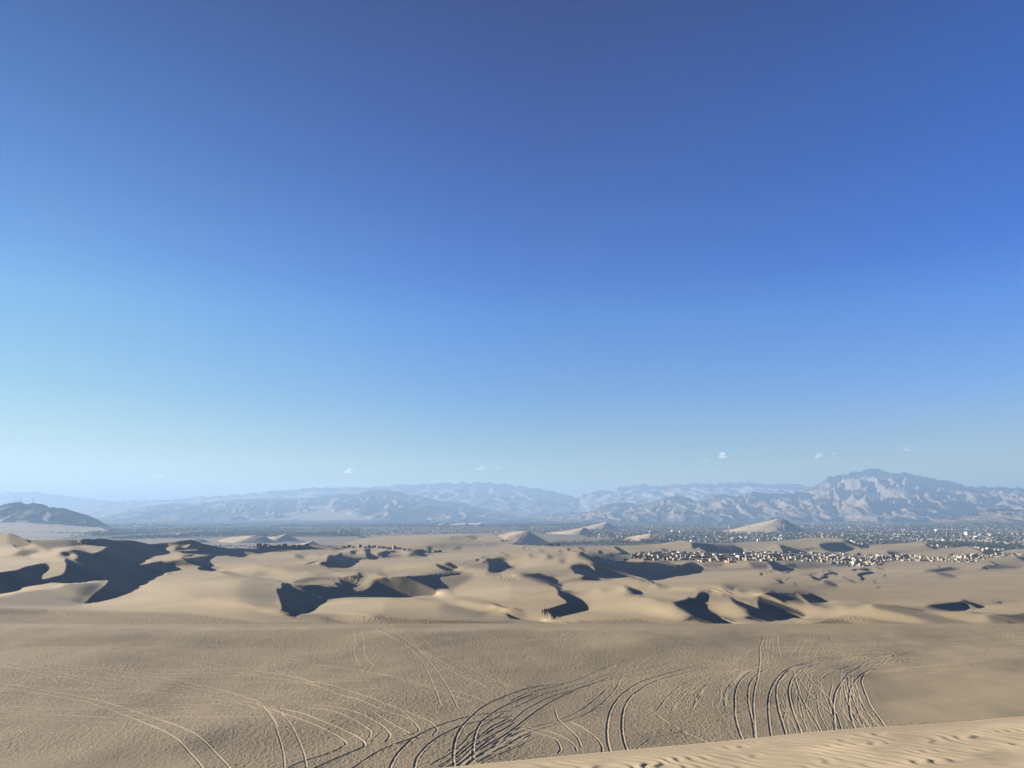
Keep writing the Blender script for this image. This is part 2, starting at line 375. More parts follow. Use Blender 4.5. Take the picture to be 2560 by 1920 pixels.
.15 .6 1140,600 1240,640 1260,670 1240,680 1230,650 1160,620
0 .7 1480,690 1520,680 1580,715 1500,705
0 .6 1680,685 1720,720 1700,715
0 .7 1750,600 1820,610 1880,650 1975,705 1930,705 1830,660
1.5 1 780,720 1050,685 1180,760 1280,850 1100,810 950,790
0 .8 600,725 660,740 720,770 745,795 700,805 610,805 560,830 500,850 440,860 540,820 600,790
.1 1.2 770,730 850,760 930,790 950,820 940,870 880,885 820,860 830,820 880,800
.6 1 1270,710 1500,715 1780,760 1980,800 1930,830 1750,830 1500,800 1400,760
.2 1 1600,740 1780,760 1700,780
0 .8 1050,685 1120,695 1200,695 1300,740 1500,800 1550,820 2000,960 2250,1010 2250,1130 1500,1130 1460,1040 1400,930 1330,870 1270,850 1200,780 1110,715
0 .7 1780,840 1900,850 2250,850 2250,1010 2000,950 1700,860 1560,815
.7 .5 1540,810 1800,880 2212,1010 2212,1025 1800,900
1.5 .5 1950,845 2120,805 2270,800 2270,850 2000,848
@F
1.3 1 200,570 450,540 700,490 830,505 890,545 900,620 960,700 800,690 300,640
0 .8 890,535 960,555 1050,580 1200,620 1390,720 1380,745 1240,745 1150,690 1040,620 980,600 930,640 900,600
.6 1 1340,565 1600,570 1650,600 1700,650 1650,700 1500,740 1400,740 1380,700 1260,630 1330,610
0 .8 1600,575 1680,605 1750,620 1750,740 1700,750 1650,690 1620,640
0 .5 350,630 420,645 500,680 430,678
.2 .5 1880,640 2000,660 2050,670 1900,665
0 .6 910,705 980,710 1000,725 950,718
@G
1.3 1 0,590 180,570 240,630 262,718 0,700
0 .7 180,568 260,580 400,620 640,715 500,720 262,718 250,660 220,610
.35 .8 885,548 1180,540 1300,580 1440,655 1280,690 1080,685 980,650 900,600
0 .6 890,600 960,625 1100,655 1260,688 1080,685 970,650
1.4 .7 1120,530 1270,470 1400,560 1500,600 1580,610 1560,640 1450,650 1300,580
0 .6 1275,465 1400,500 1550,580 1600,590 1740,615 1740,630 1620,625 1500,575 1380,530
1.25 1 1350,670 1900,605 2060,680 2080,750 1700,740
0 .6 2060,680 2250,715 2250,755 2090,750
@H
0 .6 0,990 80,1020 200,1055 100,1052 0,1030
0 .6 420,825 520,830 700,880 760,905 660,910 540,870
1.25 2 1080,1000 1240,870 1400,930 1560,1040 1100,1040
0 .6 1420,935 1600,985 1720,1000 1640,1020 1530,1000
.3 .5 920,1025 1000,1000 1000,1012 925,1038
0 .6 2050,1040 2250,1070 2250,1110 2150,1090
'''
# silhouette of the sand against the valley behind
TOP='''A -2000,600 0,635 60,650 110,667 150,645 190,645 250,665 330,700 440,750 515,758 1000,757 1200,763 1400,745 1540,738 1610,746 1700,730 1800,736 1960,765
B 0,483 100,495 290,535 370,560 640,531 900,500 1105,478 1300,550 1500,588 1720,625 1900,625 2212,632
C 100,600 300,590 600,575 900,560 1270,585 1500,560 1700,500 1900,460
D 0,420 500,400 1000,385 1500,380 1900,375
E 0,560 200,570 600,590 1000,600 1300,600 1700,595 1900,580
F 0,572 400,545 700,488 840,503 900,535 1100,545 1320,555 1600,545 1830,515
G 0,510 500,478 650,443 900,443 1250,455 1400,495 1550,565 1700,570 1900,560
H 0,830 200,810 420,775 480,800 600,868 760,903 1000,900 1130,880 1240,868 1400,930 1550,985 1620,1000 1750,995 1900,940 2100,915 4000,890'''
# skylines of near dunes that hide ground behind them (one line each, left to right)
OCC='''a -300,650 0,605 400,530 760,440 900,415 1400,400 1830,352
b 400,325 715,212 850,190 1200,185 1600,210 2095,292|c -100,295 0,305 300,345 410,370 570,408 860,600 1185,725
c 1190,722 1700,658 2200,655|d -10,655 600,655 1000,652 1400,672 1850,745 2060,812 2200,833|e -10,820 180,865 400,960 745,1075
d 930,285 1200,242 1400,230 1700,260 2200,348|e -10,358 500,410 640,435 770,475 900,520 1060,560 1200,690 1355,815
g 760,742 1240,748 1700,750 2200,788|h -10,790 500,890 900,900 1250,890 1600,935 1900,935 2250,900
b -10,70 150,75 300,45 400,15 480,12 560,20 760,125 930,188
e 880,490 1000,525 1500,490 1850,440
c 640,410 900,420 1200,430 1450,470
e 1130,240 1440,315 1660,325 1850,315 2200,325'''
VCUT='''d 920,480 1055,560 1045,655
e 1200,690 1355,815 1300,855'''

U=np.arange(-340,2901,2.); V=np.arange(1328,1577,1.); DU,DV=2.,1.; S=2212/320.
def tiles(name,pts):
    ox,oy=TILES[name]; return [(ox+x/S,oy+y/S) for x,y in pts]
def parse(s): return [tuple(float(q) for q in p.split(',')) for p in s.split()]
def blur(a,su,sv):
    def k(s):
        r=max(1,int(3*s+.5)); x=np.arange(-r,r+1); w=np.exp(-.5*(x/max(s,.3))**2); return w/w.sum(),r
    w,r=k(sv); p=np.pad(a,((r,r),(0,0)),'edge'); a=sum(w[i]*p[i:i+a.shape[0]] for i in range(2*r+1))
    w,r=k(su); p=np.pad(a,((0,0),(r,r)),'edge'); return sum(w[i]*p[:,i:i+a.shape[1]] for i in range(2*r+1))
def paint():
    I=np.full((len(V),len(U)),1.2); t=None
    for ln in TR.strip().split('\n'):
        if ln[0]=='@': t=ln[1]; continue
        a,b,r=ln.split(' ',2); a=float(a); b=float(b); P=tiles(t,parse(r))
        xs=[p[0] for p in P]; ys=[p[1] for p in P]; m=3*b+3
        i0=max(0,int((min(xs)-m-U[0])/DU)); i1=min(len(U),int((max(xs)+m-U[0])/DU)+2)
        j0=max(0,int((min(ys)-m-V[0])/DV)); j1=min(len(V),int((max(ys)+m-V[0])/DV)+2)
        if i1<=i0 or j1<=j0: continue
        M=np.zeros((j1-j0,i1-i0))
        for oy in (-.33,0,.33):
            for ox in (-.33,0,.33):
                gx,gy=np.meshgrid(U[i0:i1]+ox*DU,V[j0:j1]+oy*DV); ins=np.zeros(gx.shape,bool)
                for (x1,y1),(x2,y2) in zip(P,P[1:]+P[:1]):
                    if y1==y2: continue
                    c=((y1>gy)!=(y2>gy))&(gx<(x2-x1)*(gy-y1)/(y2-y1)+x1); ins^=c
                M+=ins/9.
        if b>.8: M=blur(M,b/DU,b/DV)
        I[j0:j1,i0:i1]=I[j0:j1,i0:i1]*(1-M)+a*M
    return I
def vtop():
    X=[];Y=[]
    for ln in TOP.split('\n'):
        t,r=ln.split(' ',1)
        for x,y in tiles(t,parse(r)): X.append(x);Y.append(y)
    return np.interp(U,X,Y)
VR=[1328,1338,1350,1365,1385,1405,1430,1460,1490,1520,1548,1560,1576]
DT={-340:[1700,1450,1250,1080,920,770,620,480,365,280,217,204.6,193.8],
     300:[1800,1500,1250,1080,920,770,620,480,365,280,217,204.6,193.8],
     560:[4500,3300,2300,1600,1200,900,680,500,375,285,217,204.6,193.8],
     760:[5200,4200,3200,2500,1750,1150,760,520,372,280,217,204.6,193.8],
    1280:[5400,4300,3450,2600,1800,1150,760,520,372,280,217,204.6,193.8],
    1700:[5000,4100,3400,2700,2050,1350,820,530,372,280,217,204.6,193.8],
    2100:[4800,4000,3400,2800,2200,1600,1020,600,390,285,217,204.6,193.8],
    2900:[4800,4000,3400,2800,2200,1650,1100,640,400,285,217,204.6,193.8]}
def base():
    us=sorted(DT); T=np.array([np.interp(V,VR,np.log(DT[u])) for u in us])
    # smooth down the columns
    T=blur(T.T,.01,8).T
    L=np.empty((len(V),len(U)))
    for j in range(len(V)): L[j]=np.interp(U,us,T[:,j])
    return blur(L,40,3)
def solve(I,vt,x0=None,su=1,sv=1,outer=4,inner=200,verbose=False,W2c=.013,W3c=.0012,SM=.2):
    I=I[::sv,::su]; Uu=U[::su]; Vv=V[::sv]; vt=vt[::su]; DU_,DV_=DU*su,DV*sv
    nv,nu=I.shape; k=((Vv-HZ)/F)[:,None]
    te=math.tan(EL)
    G=(np.where(I<1.2,(I-1.2)*1.6,(I-1.2)*1.1)+.18)*te; G=np.maximum(G,-te*1.12); G=np.where(I<.12,-te*1.2,G)
    Lb=base()[::sv,::su]; m=(Vv[:,None]>=vt[None]-1.5).astype(float)
    c=-(G+sy*k)
    w1=np.where(I<.12,1.8,np.where(I<.9,1.,.6))*np.where(Vv>1560,.1,1.)[:,None]
    w3=np.full_like(I,W3c); w3[Vv>1556]=.03; w3[Vv>1566]=.3
    def du(a): return (a[:,1:]-a[:,:-1])/DU_
    def dv(a): return (a[1:]-a[:-1])/DV_
    def duT(r): o=np.zeros((nv,nu)); o[:,1:]+=r/DU_; o[:,:-1]-=r/DU_; return o
    def dvT(r): o=np.zeros((nv,nu)); o[1:]+=r/DV_; o[:-1]-=r/DV_; return o
    av=lambda a:.25*(a[1:,1:]+a[:-1,1:]+a[1:,:-1]+a[:-1,:-1])
    cc=av(c)
    sxe=(sx-sy*(.5*(Uu[1:]+Uu[:-1])-1280)/F)[None]
    def A1(x):
        a=du(x); b=dv(x)
        return sxe*.5*(a[1:]+a[:-1])+cc*.5*(b[:,1:]+b[:,:-1])
    def A1T(r):
        ra=np.zeros((nv,nu-1)); q0=.5*sxe*r; ra[1:]+=q0; ra[:-1]+=q0
        rb=np.zeros((nv-1,nu)); q=.5*cc*r; rb[:,1:]+=q; rb[:,:-1]+=q
        return duT(ra)+dvT(rb)
    # smoothness of L_v, switched off across light/dark borders
    Dk=(I<.25).astype(float); e1=np.abs(dv(Dk))*DV_; E=np.zeros_like(Dk); E[1:]+=e1; E[:-1]+=e1; e2=np.abs(Dk[:,1:]-Dk[:,:-1]); E[:,1:]+=e2; E[:,:-1]+=e2
    ed=np.abs(Dk[1:]-Dk[:-1]); ed=np.minimum(1,.5*(ed[:,1:]+ed[:,:-1])+0.); W1=av(w1)*av(m)*(1-.93*ed); a2=(W2c*m[1:]*m[:-1])**2+1e-6; a3=(w3*(.05+m))**2
    S=np.where(E>0,.03,1.)*m
    OC=np.ones((nv-1,nu))
    for ln in OCC.split('\n'):
        X_=[];Y_=[]
        for pc in ln.split('|'):
            t_,r_=pc.split(' ',1)
            for x_,y_ in tiles(t_,parse(r_)): X_.append(x_);Y_.append(y_)
        ii=np.where((Uu>=X_[0])&(Uu<=X_[-1]))[0]; vj=(np.interp(Uu[ii],X_,Y_)-Vv[0])/DV_
        for q in (-1,0):
            jj=np.clip(np.round(vj).astype(int)+q,0,nv-2); OC[jj,ii]=.004
            if q==-1 : mm=jj
        S[np.clip(mm,0,nv-1),ii]=.02; S[np.clip(mm+1,0,nv-1),ii]=.02
    OCc=np.minimum(OC[:,1:],OC[:,:-1])
    for ln in VCUT.split('\n'):
        t_,r_=ln.split(' ',1); P_=tiles(t_,parse(r_))
        for (x1,y1),(x2,y2) in zip(P_,P_[1:]):
            for q in np.linspace(0,1,200):
                i_=int((x1+(x2-x1)*q-U[0])/DU_); j_=int((y1+(y2-y1)*q-V[0])/DV_)
                if 1<=i_<nu-2 and 1<=j_<nv-2: OCc[j_-(su==1):j_+1,i_-1:i_+1]=.08; S[j_,i_-1:i_+2]=.03
    W1=W1*OCc; a2=a2*OC**2
    s1=(SM*np.minimum(S[2:],S[:-2])*S[1:-1])**2; s2=(SM*.6*np.minimum(av(S),1))**2
    def Hs(x):
        o=np.zeros((nv,nu)); q=s1*(x[2:]-2*x[1:-1]+x[:-2])/DV_; o[2:]+=q/DV_; o[1:-1]-=2*q/DV_; o[:-2]+=q/DV_
        q=s2*(x[1:,1:]-x[:-1,1:]-x[1:,:-1]+x[:-1,:-1])/DV_**2; o[1:,1:]+=q; o[:-1,1:]-=q; o[1:,:-1]-=q; o[:-1,:-1]+=q
        return o
    fk=np.clip((.85-I)/.6,0,1)[1:]; t2=dv(Lb)*1.15; t2=t2*(1-fk)+fk*np.maximum(t2,-1/(F*(.22+k[:-1]))); a2=a2*(1+24*fk); x=Lb.copy() if x0 is None else x0; b1=sy/F
    lo=-1/(F*(.6+k[:-1])); P2=np.zeros_like(t2); r1w=np.ones_like(W1); REL=np.zeros_like(W1); r2w=np.ones_like(t2)
    for it in range(outer):
        if it:
            lv=dv(x); P2=np.where(lv>lo,np.minimum(30,P2*3+2.),P2*.7)
            res=A1(x)-b1; r1w=1/(1+(res/.0007)**2)**.5; r1w=np.where((res<0)&(av(I)>.3),np.where(res<-.16*.006,8.,np.where(res<-.08*.006,3.,np.maximum(1.2*r1w,.5))),r1w); REL=np.maximum(REL*.7,(P2[:,1:]>0)|(P2[:,:-1]>0)); r1w=r1w*np.where(av(I)>.2,1-.8*REL,1-.15*REL); r1w=np.where(av(I)<.15,np.maximum(r1w,.75),r1w)
            r2w=1/(1+((lv-t2)/.01)**2)**.5
        a1=W1**2*r1w; b2=a2*r2w
        def H(x): b=dv(x); return A1T(a1*A1(x))+dvT((b2+P2)*b)+a3*x+Hs(x)
        rhs=A1T(a1*b1)+dvT(b2*t2+P2*lo)+a3*Lb
        D=np.full((nv,nu),1e-9); q=a1*((.5*sxe/DU_)**2+(.5*cc/DV_)**2)*2
        D[1:,1:]+=q; D[:-1,1:]+=q; D[1:,:-1]+=q; D[:-1,:-1]+=q
        e=(b2+P2)/DV_**2; D[1:]+=e; D[:-1]+=e; D+=a3; D[1:-1]+=4*s1/DV_**2; D[2:]+=s1/DV_**2; D[:-2]+=s1/DV_**2; D[1:,1:]+=s2/DV_**2; D[:-1,1:]+=s2/DV_**2; D[1:,:-1]+=s2/DV_**2; D[:-1,:-1]+=s2/DV_**2
        r=rhs-H(x); z=r/D; p=z; rz=(r*z).sum()
        for i in range(inner):
            Hp=H(p); al=rz/(p*Hp).sum(); x=x+al*p; r=r-al*Hp; z=r/D; rn=(r*z).sum(); p=z+rn/rz*p; rz=rn
        if verbose: res=A1(x)-b1; print(it,'res',np.sqrt((res**2*W1).mean()),'med',np.median(abs(res)),'viol',(dv(x)>lo).mean(),'rz',rz)
    return x,Lb
def up(x,su,sv,su2,sv2):
    n=len(V[::sv2]); m=len(U[::su2]); a=np.array([np.interp(U[::su2],U[::su],r) for r in x])
    return np.array([np.interp(V[::sv2],V[::sv],a[:,j]) for j in range(m)]).T
def solve_all(I,vt):
    x,_=solve(blur(I,2.5,1.5),vt,None,4,4,6,500); x=up(x,4,4,2,2)
    x,_=solve(blur(I,1.2,.7),vt,x,2,2,6,250); x=up(x,2,2,1,1)
    x,Lb=solve(I,vt,x,1,1,4,200)
    # ease out ramps that came out steeper toward the sun than they look
    kk=((V-HZ)/F)[:,None]
    for q in range(4):
        gv=np.gradient(x,DV,axis=0); gu=np.gradient(x,DU,axis=1); ga=((sx-sy*(U-1280)/F)[None]*gu-sy*kk*gv-sy/F)/np.minimum(gv,-.0005)
        M=((ga>.17)&(I>.25)&(V[:,None]>=vt[None]+2)&(V[:,None]<1560)).astype(float); M=np.clip(blur(M,5,2.5)*2.2,0,1)
        for it in range(60):
            p=np.pad(x,1,'edge'); x=x+.22*M*(p[1:-1,2:]+p[1:-1,:-2]+p[2:,1:-1]+p[:-2,1:-1]-4*x)
    k=(V-HZ)/F; lo=-1/(F*(.65+k))
    for j in range(len(V)-2,-1,-1): x[j]=np.maximum(x[j],x[j+1]-lo[j]*DV)
    return x,Lb

# ------------------------------------------------------------------ dune field
I=paint(); VT=vtop()
Lf,_=solve_all(I,VT)
NU=len(U); NR=330
tt=np.linspace(0,1,NR)**1.0
VV=VT[None]+tt[:,None]*(V[-1]-VT[None])
Lg=np.empty((NR,NU)); 
for i in range(NU): Lg[:,i]=np.interp(VV[:,i],V,Lf[:,i])
UU=np.broadcast_to(U[None],VV.shape)
xr,zr=ray(UU,VV); Yd=np.exp(Lg); Xd=xr*Yd; Zd=zr*Yd
Zd=Zd-.5*sstep(1563,1577,VV)
# ground texture of the photographed places: trodden bands and avalanche streaks
def mask(polys,b=2.):
    M=np.zeros((len(V),len(U)))
    for t,s in polys:
        P=tiles(t,parse(s)); gx,gy=np.meshgrid(U,V); ins=np.zeros(gx.shape,bool)
        for (x1,y1),(x2,y2) in zip(P,P[1:]+P[:1]):
            if y1!=y2: ins^=((y1>gy)!=(y2>gy))&(gx<(x2-x1)*(gy-y1)/(y2-y1)+x1)
        M=np.maximum(M,ins)
    return blur(M,b/DU,b/DV)
def onmesh(M): return np.array([np.interp(VV[:,i],V,M[:,i]) for i in range(NU)]).T
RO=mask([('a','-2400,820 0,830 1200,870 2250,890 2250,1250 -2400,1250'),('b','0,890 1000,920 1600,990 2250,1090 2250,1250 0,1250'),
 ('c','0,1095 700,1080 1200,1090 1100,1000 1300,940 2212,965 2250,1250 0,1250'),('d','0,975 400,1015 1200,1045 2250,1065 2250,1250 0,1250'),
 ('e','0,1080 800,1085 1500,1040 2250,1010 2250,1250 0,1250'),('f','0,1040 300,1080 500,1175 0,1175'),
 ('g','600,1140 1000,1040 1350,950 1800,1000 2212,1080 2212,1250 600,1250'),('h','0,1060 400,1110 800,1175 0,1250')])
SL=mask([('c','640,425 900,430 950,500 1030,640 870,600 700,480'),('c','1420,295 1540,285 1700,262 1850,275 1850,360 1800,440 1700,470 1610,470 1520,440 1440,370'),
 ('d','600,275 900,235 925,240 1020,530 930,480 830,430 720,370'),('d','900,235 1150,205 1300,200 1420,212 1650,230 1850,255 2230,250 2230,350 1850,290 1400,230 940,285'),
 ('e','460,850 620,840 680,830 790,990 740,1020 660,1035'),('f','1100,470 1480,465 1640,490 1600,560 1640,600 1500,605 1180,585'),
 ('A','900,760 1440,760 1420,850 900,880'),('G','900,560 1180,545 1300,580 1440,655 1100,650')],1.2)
# low swells and wind texture
Zd=Zd+.05*fbm(Xd/14,Yd/30,2,3)*sstep(1573,1560,VV)*(Yd/400).clip(.3,1.5)
bk=[]
for q in (.04,.4,1.02):
    dl=np.maximum(0,(Zd[0]+134)/.33)*q; bk.append((Xd[0]*(1+dl/Yd[0]),Yd[0]+dl,Zd[0]-dl*.33*(1 if q>.1 else .6)))
bk=bk[::-1]
Xa=np.concatenate([np.array([b[0] for b in bk]),Xd]); Ya=np.concatenate([np.array([b[1] for b in bk]),Yd]); Za=np.concatenate([np.array([b[2] for b in bk]),Zd])
pad=lambda a:np.concatenate([np.zeros((3,NU)),onmesh(a)])
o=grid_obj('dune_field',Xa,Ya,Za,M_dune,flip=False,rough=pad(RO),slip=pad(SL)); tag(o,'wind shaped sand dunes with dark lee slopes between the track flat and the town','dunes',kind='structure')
def dune_d(u,v):
    i=min(max((u-U[0])/DU,0),NU-1.001); i0=int(i); f=i-i0; j=min(max(v-V[0],0),len(V)-1.001); j0=int(j); g=j-j0
    return math.exp((Lf[j0,i0]*(1-f)+Lf[j0,i0+1]*f)*(1-g)+(Lf[j0+1,i0]*(1-f)+Lf[j0+1,i0+1]*f)*g)
ZP=-125.
def plain_rise(y): return 45*sstep(10500,16500,y)+10*sstep(16500,22000,y)+25*sstep(30000,60000,y)
def ground(u,v):
    a,b=ray(u,v)
    if v>=np.interp(u,U,VT): d=dune_d(u,v)
    else:
        d=ZP/b
        for _ in range(6): d=.5*d+.5*(ZP+float(plain_rise(d)))/b
    return Vector((a*d,d,b*d))
# ------------------------------------------------------------------ flat with wheel tracks
FZ=-28.
TRK='''
5 1|0,730 150,745 320,770 500,795 700,828 870,858 1010,900 1150,940 1300,995 1430,1055 1560,1130 1700,1220 1820,1310 1950,1452 2050,1600
5 1|0,760 180,780 350,805 520,830 700,858 860,905 1010,955 1140,1010 1260,1075 1400,1165 1530,1260 1640,1360 1720,1452 1800,1600
5 .6|-200,430 400,432 800,445 1100,458 1400,485 1700,525 2000,570 2212,605 2600,680
5 .6|-200,455 700,460 1000,468 1300,498 1600,532 1900,590 2212,640
5 .8|300,545 700,585 1000,620 1300,655 1600,700 1800,735 2000,785 2212,870 2300,960 2400,1120
5 .6|380,570 700,600 1000,650 1300,690 1700,745 1900,780
5 .7|80,570 400,620 700,680 1000,730 1300,750 1600,780 1850,810 2050,860 2212,900 2350,1000
5 .7|-200,570 0,590 300,650 600,690 900,740 1200,770 1500,800 1800,830 2100,900 2212,940
5 .6|0,900 600,860 900,850 1200,830 1500,800 1800,780 2212,755
5 .6|700,975 1100,950 1400,925 1700,910 2212,905
5 .4|-200,375 600,380 1200,372 1800,378 2212,395
5 .5|0,1190 500,1150 1000,1080 1500,1080 2000,1040
5 .4|1500,630 1800,635 2212,655 2600,700
5 .4|1500,595 2212,650
6 .9|0,610 200,640 400,690 600,740 800,800 1000,880 1150,940 1350,1000 1480,1060 1545,1110 1562,1150 1530,1190
6 .9|0,660 250,690 420,720 560,770 700,830 850,880 1000,940 1130,990 1250,1015 1340,1060 1400,1120 1400,1160 1330,1190
6 1.1|440,925 600,945 750,975 880,1010 1000,1060 1090,1110 1150,1170 1150,1210 1120,1240
6 1.1|400,945 550,970 700,1010 830,1060 930,1110 985,1150 985,1190 950,1225
6 1.4|200,950 400,1010 550,1070 700,1120 830,1170 910,1220 940,1265 900,1290 800,1330 650,1400 560,1452 400,1540
6 1.2|100,950 300,1030 450,1085 600,1140 700,1180 770,1230 770,1260 700,1300 580,1350 450,1400 340,1452 200,1540
6 .7|0,890 80,960 150,1080 200,1200 235,1330 245,1500
6 .7|130,940 220,1010 310,1120 370,1220 410,1320 440,1500
6 .5|500,435 350,460 220,505 155,550 160,590 210,630 350,670 500,730
6 .5|350,470 270,520 235,560 270,600 370,660 480,720
6 .7|0,505 200,530 500,565 800,600 1000,640 1200,690 1400,750 1600,810 1900,900
6 .7|0,485 300,515 600,575 900,615 1100,660 1300,700 1500,760 1800,820 2000,890
6 .6|840,285 850,370 845,450 870,530 900,575
6 .6|900,285 925,380 930,450 970,530 1015,585
6 .7|1095,145 1100,190 1070,230 1040,260 1060,310 1150,360 1300,415 1400,500 1460,590 1510,700 1570,850 1600,930
6 .7|1130,150 1125,200 1110,240 1150,300 1250,360 1400,440 1500,540 1600,680 1680,820 1740,940
6 .6|1180,150 1165,230 1200,290 1320,380 1450,470 1650,600 1880,715
6 .6|1205,155 1180,230 1250,300 1400,420 1600,540 1800,650 2000,770
6 .4|1320,300 1600,470 1900,620 2212,760
6 .6|0,740 300,720 700,700 1100,690 1600,720 2212,700
6 .5|0,700 600,720 1200,720 1700,720
6 .5|200,930 600,880 1000,840 1500,800 1800,790
6 .5|600,1000 1200,960 1800,910 2000,900
6 .4|100,640 700,650 1300,690
6 .4|0,770 500,800 1200,780
6 1.6|1740,1560 1715,1452 1705,1350 1715,1250 1740,1180 1790,1100 1860,1020 1960,930 2100,860 2212,820 2412,750 2700,700
6 1.5|1950,1560 1905,1452 1880,1380 1880,1250 1905,1150 1955,1060 2050,980 2212,890 2400,820
6 1.3|1120,1560 1160,1452 1200,1370 1270,1290 1370,1210 1550,1120 1750,1040 1900,1000 2212,960
6 1.3|1350,1560 1370,1452 1390,1380 1450,1300 1550,1220 1700,1140 1850,1080 2212,1000
6 1.2|800,1500 860,1452 1000,1350 1150,1280 1400,1200
6 1.2|1600,1452 1750,1350 1900,1230 2050,1130 2212,1030
6 1.2|1720,1452 1850,1350 2000,1230 2212,1080
6 1.1|1800,1500 1900,1400 2050,1270 2212,1160
6 1|1850,1500 1950,1380 2212,1250 2400,1160
6 .9|1000,990 1150,1080 1320,1170
6 .6|1100,900 1300,1010 1400,1130
6 .6|1000,1240 1060,1180 1120,1140
7 1.1|0,870 200,790 400,730 600,650 800,560 1000,505 1300,460 1700,420 2100,390
7 1|0,940 200,850 400,770 650,690 900,600 1200,570 1500,545 2212,540
7 1.1|0,1050 150,930 350,830 600,740 850,640 1100,580 1500,500 1900,455
7 1.3|-150,1250 0,1130 130,1020 300,900 500,790 700,700 900,650 1200,600
7 1.4|900,1420 870,1340 830,1230 820,1120 835,1000 870,900 950,800 1080,710 1250,640 1500,570 1800,545
7 1.4|1060,1420 1020,1330 970,1220 950,1100 955,980 980,890 1050,800 1200,710 1400,630 1700,560
7 .9|-100,1220 0,1180 200,1090 400,1030 600,940 750,820 850,720
7 .9|-100,1300 0,1250 200,1130 400,1060 650,970 800,860 900,740 950,640 1050,560 1180,470 1270,420
7 .9|370,940 400,1020 480,1100 560,1180 600,1260
7 1|60,1100 250,1160 370,1200 420,1270 400,1310
7 1|130,1090 300,1130 450,1190 540,1250 560,1290
7 1|500,1040 620,1110 730,1190 780,1260 770,1320
7 .8|1250,940 1330,850 1450,750 1600,670 1800,600
7 .8|1380,940 1450,850 1600,730 1750,650 1950,590
7 .6|1580,860 1700,740 1850,660 2000,600
7 1.2|2060,1300 2030,1240 1970,1130 1930,1000 1925,900 1930,800 1970,700 2060,620 2212,570
7 1.1|2130,1300 2100,1180 2080,1050 2060,960 2040,850 2050,740 2100,660 2212,590
7 1.1|2170,300 2140,400 2145,500 2130,640 2100,760 2085,900 2100,1100 2110,1240 2130,1300
7 .6|2200,300 2190,400 2210,500
7 .7|1170,920 1400,1070 1700,1200
7 .5|0,780 200,680 400,600 600,530
7 .5|0,740 200,640 450,560
7 .5|2000,500 2060,430 2150,380
7 .5|1900,560 1980,480 2100,400
7 .5|1030,1310 1100,1250 1180,1190
7 .4|1300,1150 1700,1050 2100,900
8 1.2|0,870 20,780 60,700 130,630 250,570 400,520 600,480 900,440 1400,400
8 .9|0,640 150,570 350,510 700,440 1000,400
8 1.3|200,1260 180,1200 110,1000 75,850 75,750 110,680 200,600 350,550 600,500
8 1.3|380,1260 340,1200 270,1080 210,930 180,800 190,720 240,640 350,580 500,540 900,470 1400,410
8 .9|530,1260 490,1180 400,1000 300,850 250,720 220,620
8 1.4|600,1260 590,1170 570,1000 565,870 590,770 650,680 750,590 900,510 1100,460 1500,410
8 1.4|810,1230 780,1150 720,1000 700,870 710,760 760,680 850,600 1000,520 1250,440
8 1.1|1100,1180 1060,1120 950,980 870,860 820,740 810,680 850,610 950,560 1100,480
8 .9|900,1200 860,1130 780,950 720,800 695,720 700,650 760,590
8 1.1|50,1300 40,1220 10,1050 0,900 10,800
8 .9|300,610 400,720 520,820 560,900
8 .9|240,640 330,760 460,880 560,980
8 .9|430,710 500,660 700,560
8 .7|330,850 420,780
8 .9|650,720 680,850 760,1000 870,1130
8 .9|750,700 800,850 880,980 1000,1100
8 .8|560,700 530,850 590,960 640,1100
8 .6|270,760 260,900 290,1000 
8 .6|420,800 440,950 520,1100
8 .6|130,1000 160,900 150,800
8 .5|850,650 1200,640 1700,600 2212,560 2600,545
8 .5|900,600 1500,570 2212,530 2600,520
8 .5|1000,540 1600,500 2212,460 2600,440
8 .5|500,350 1000,340 1600,345 2212,370
8 .5|300,330 900,390 1700,405 2212,400
8 .4|700,560 1500,520 2300,500
8 .4|900,610 1600,560 2212,545
8 .6|1300,910 1600,895 1850,860 2212,845 2600,850
8 .7|1700,905 1900,880 2212,855 2600,870
8 .5|200,480 230,400 280,320
8 .5|260,490 280,400 330,320
8 .5|330,480 360,400 380,330
8 .5|400,490 430,400 460,340
8 .5|30,500 45,400 30,310
8 .5|110,490 90,400 80,300
8 .5|0,560 -30,480 0,400 20,320
'''
uf=np.arange(-300,2860,1.6); 
vs=np.arange(1559.,1960.,.42); dr=-FZ/np.array([kz(v) for v in vs]); dr=np.concatenate([dr,np.linspace(dr[-1],34,30)[1:]])
xf=np.array([ray(u,1600)[0] for u in uf])
Xf,Yf=np.meshgrid(xf,dr); Xf=Xf*Yf
def swell(x,y):
    z=.6*fbm(x/38,y/30,2,11)+.10*fbm(x/9,y/9,2,12)
    z=z+1.0*sstep(168,182,y)*sstep(212,184,y)*sstep(5,-30,x)
    z=z+.6*sstep(120,100,y)*sstep(0,-40,x)
    return z*sstep(204,190,y)
Zf=np.zeros_like(Xf); carve=np.zeros_like(Xf); inside=np.zeros_like(Xf)
OFF={'5':0,'6':640,'7':1280,'8':1920}
def catmull(P,n=8):
    P=[np.array(p) for p in P]; P=[2*P[0]-P[1]]+P+[2*P[-1]-P[-2]]; o=[]
    for a,b,c,d in zip(P,P[1:],P[2:],P[3:]):
        for i in range(n):
            t=i/n; o.append(.5*((2*b)+(c-a)*t+(2*a-5*b+4*c-d)*t*t+(3*b-a-3*c+d)*t**3))
    o.append(P[-2]); return np.array(o)
tracks=[]
for ln in TRK.strip().split('\n'):
    h,r=ln.split('|'); t,wd=h.split(); tracks.append((float(wd),[(OFF[t]+a/3.456,1500+b/3.456) for a,b in parse(r)]))
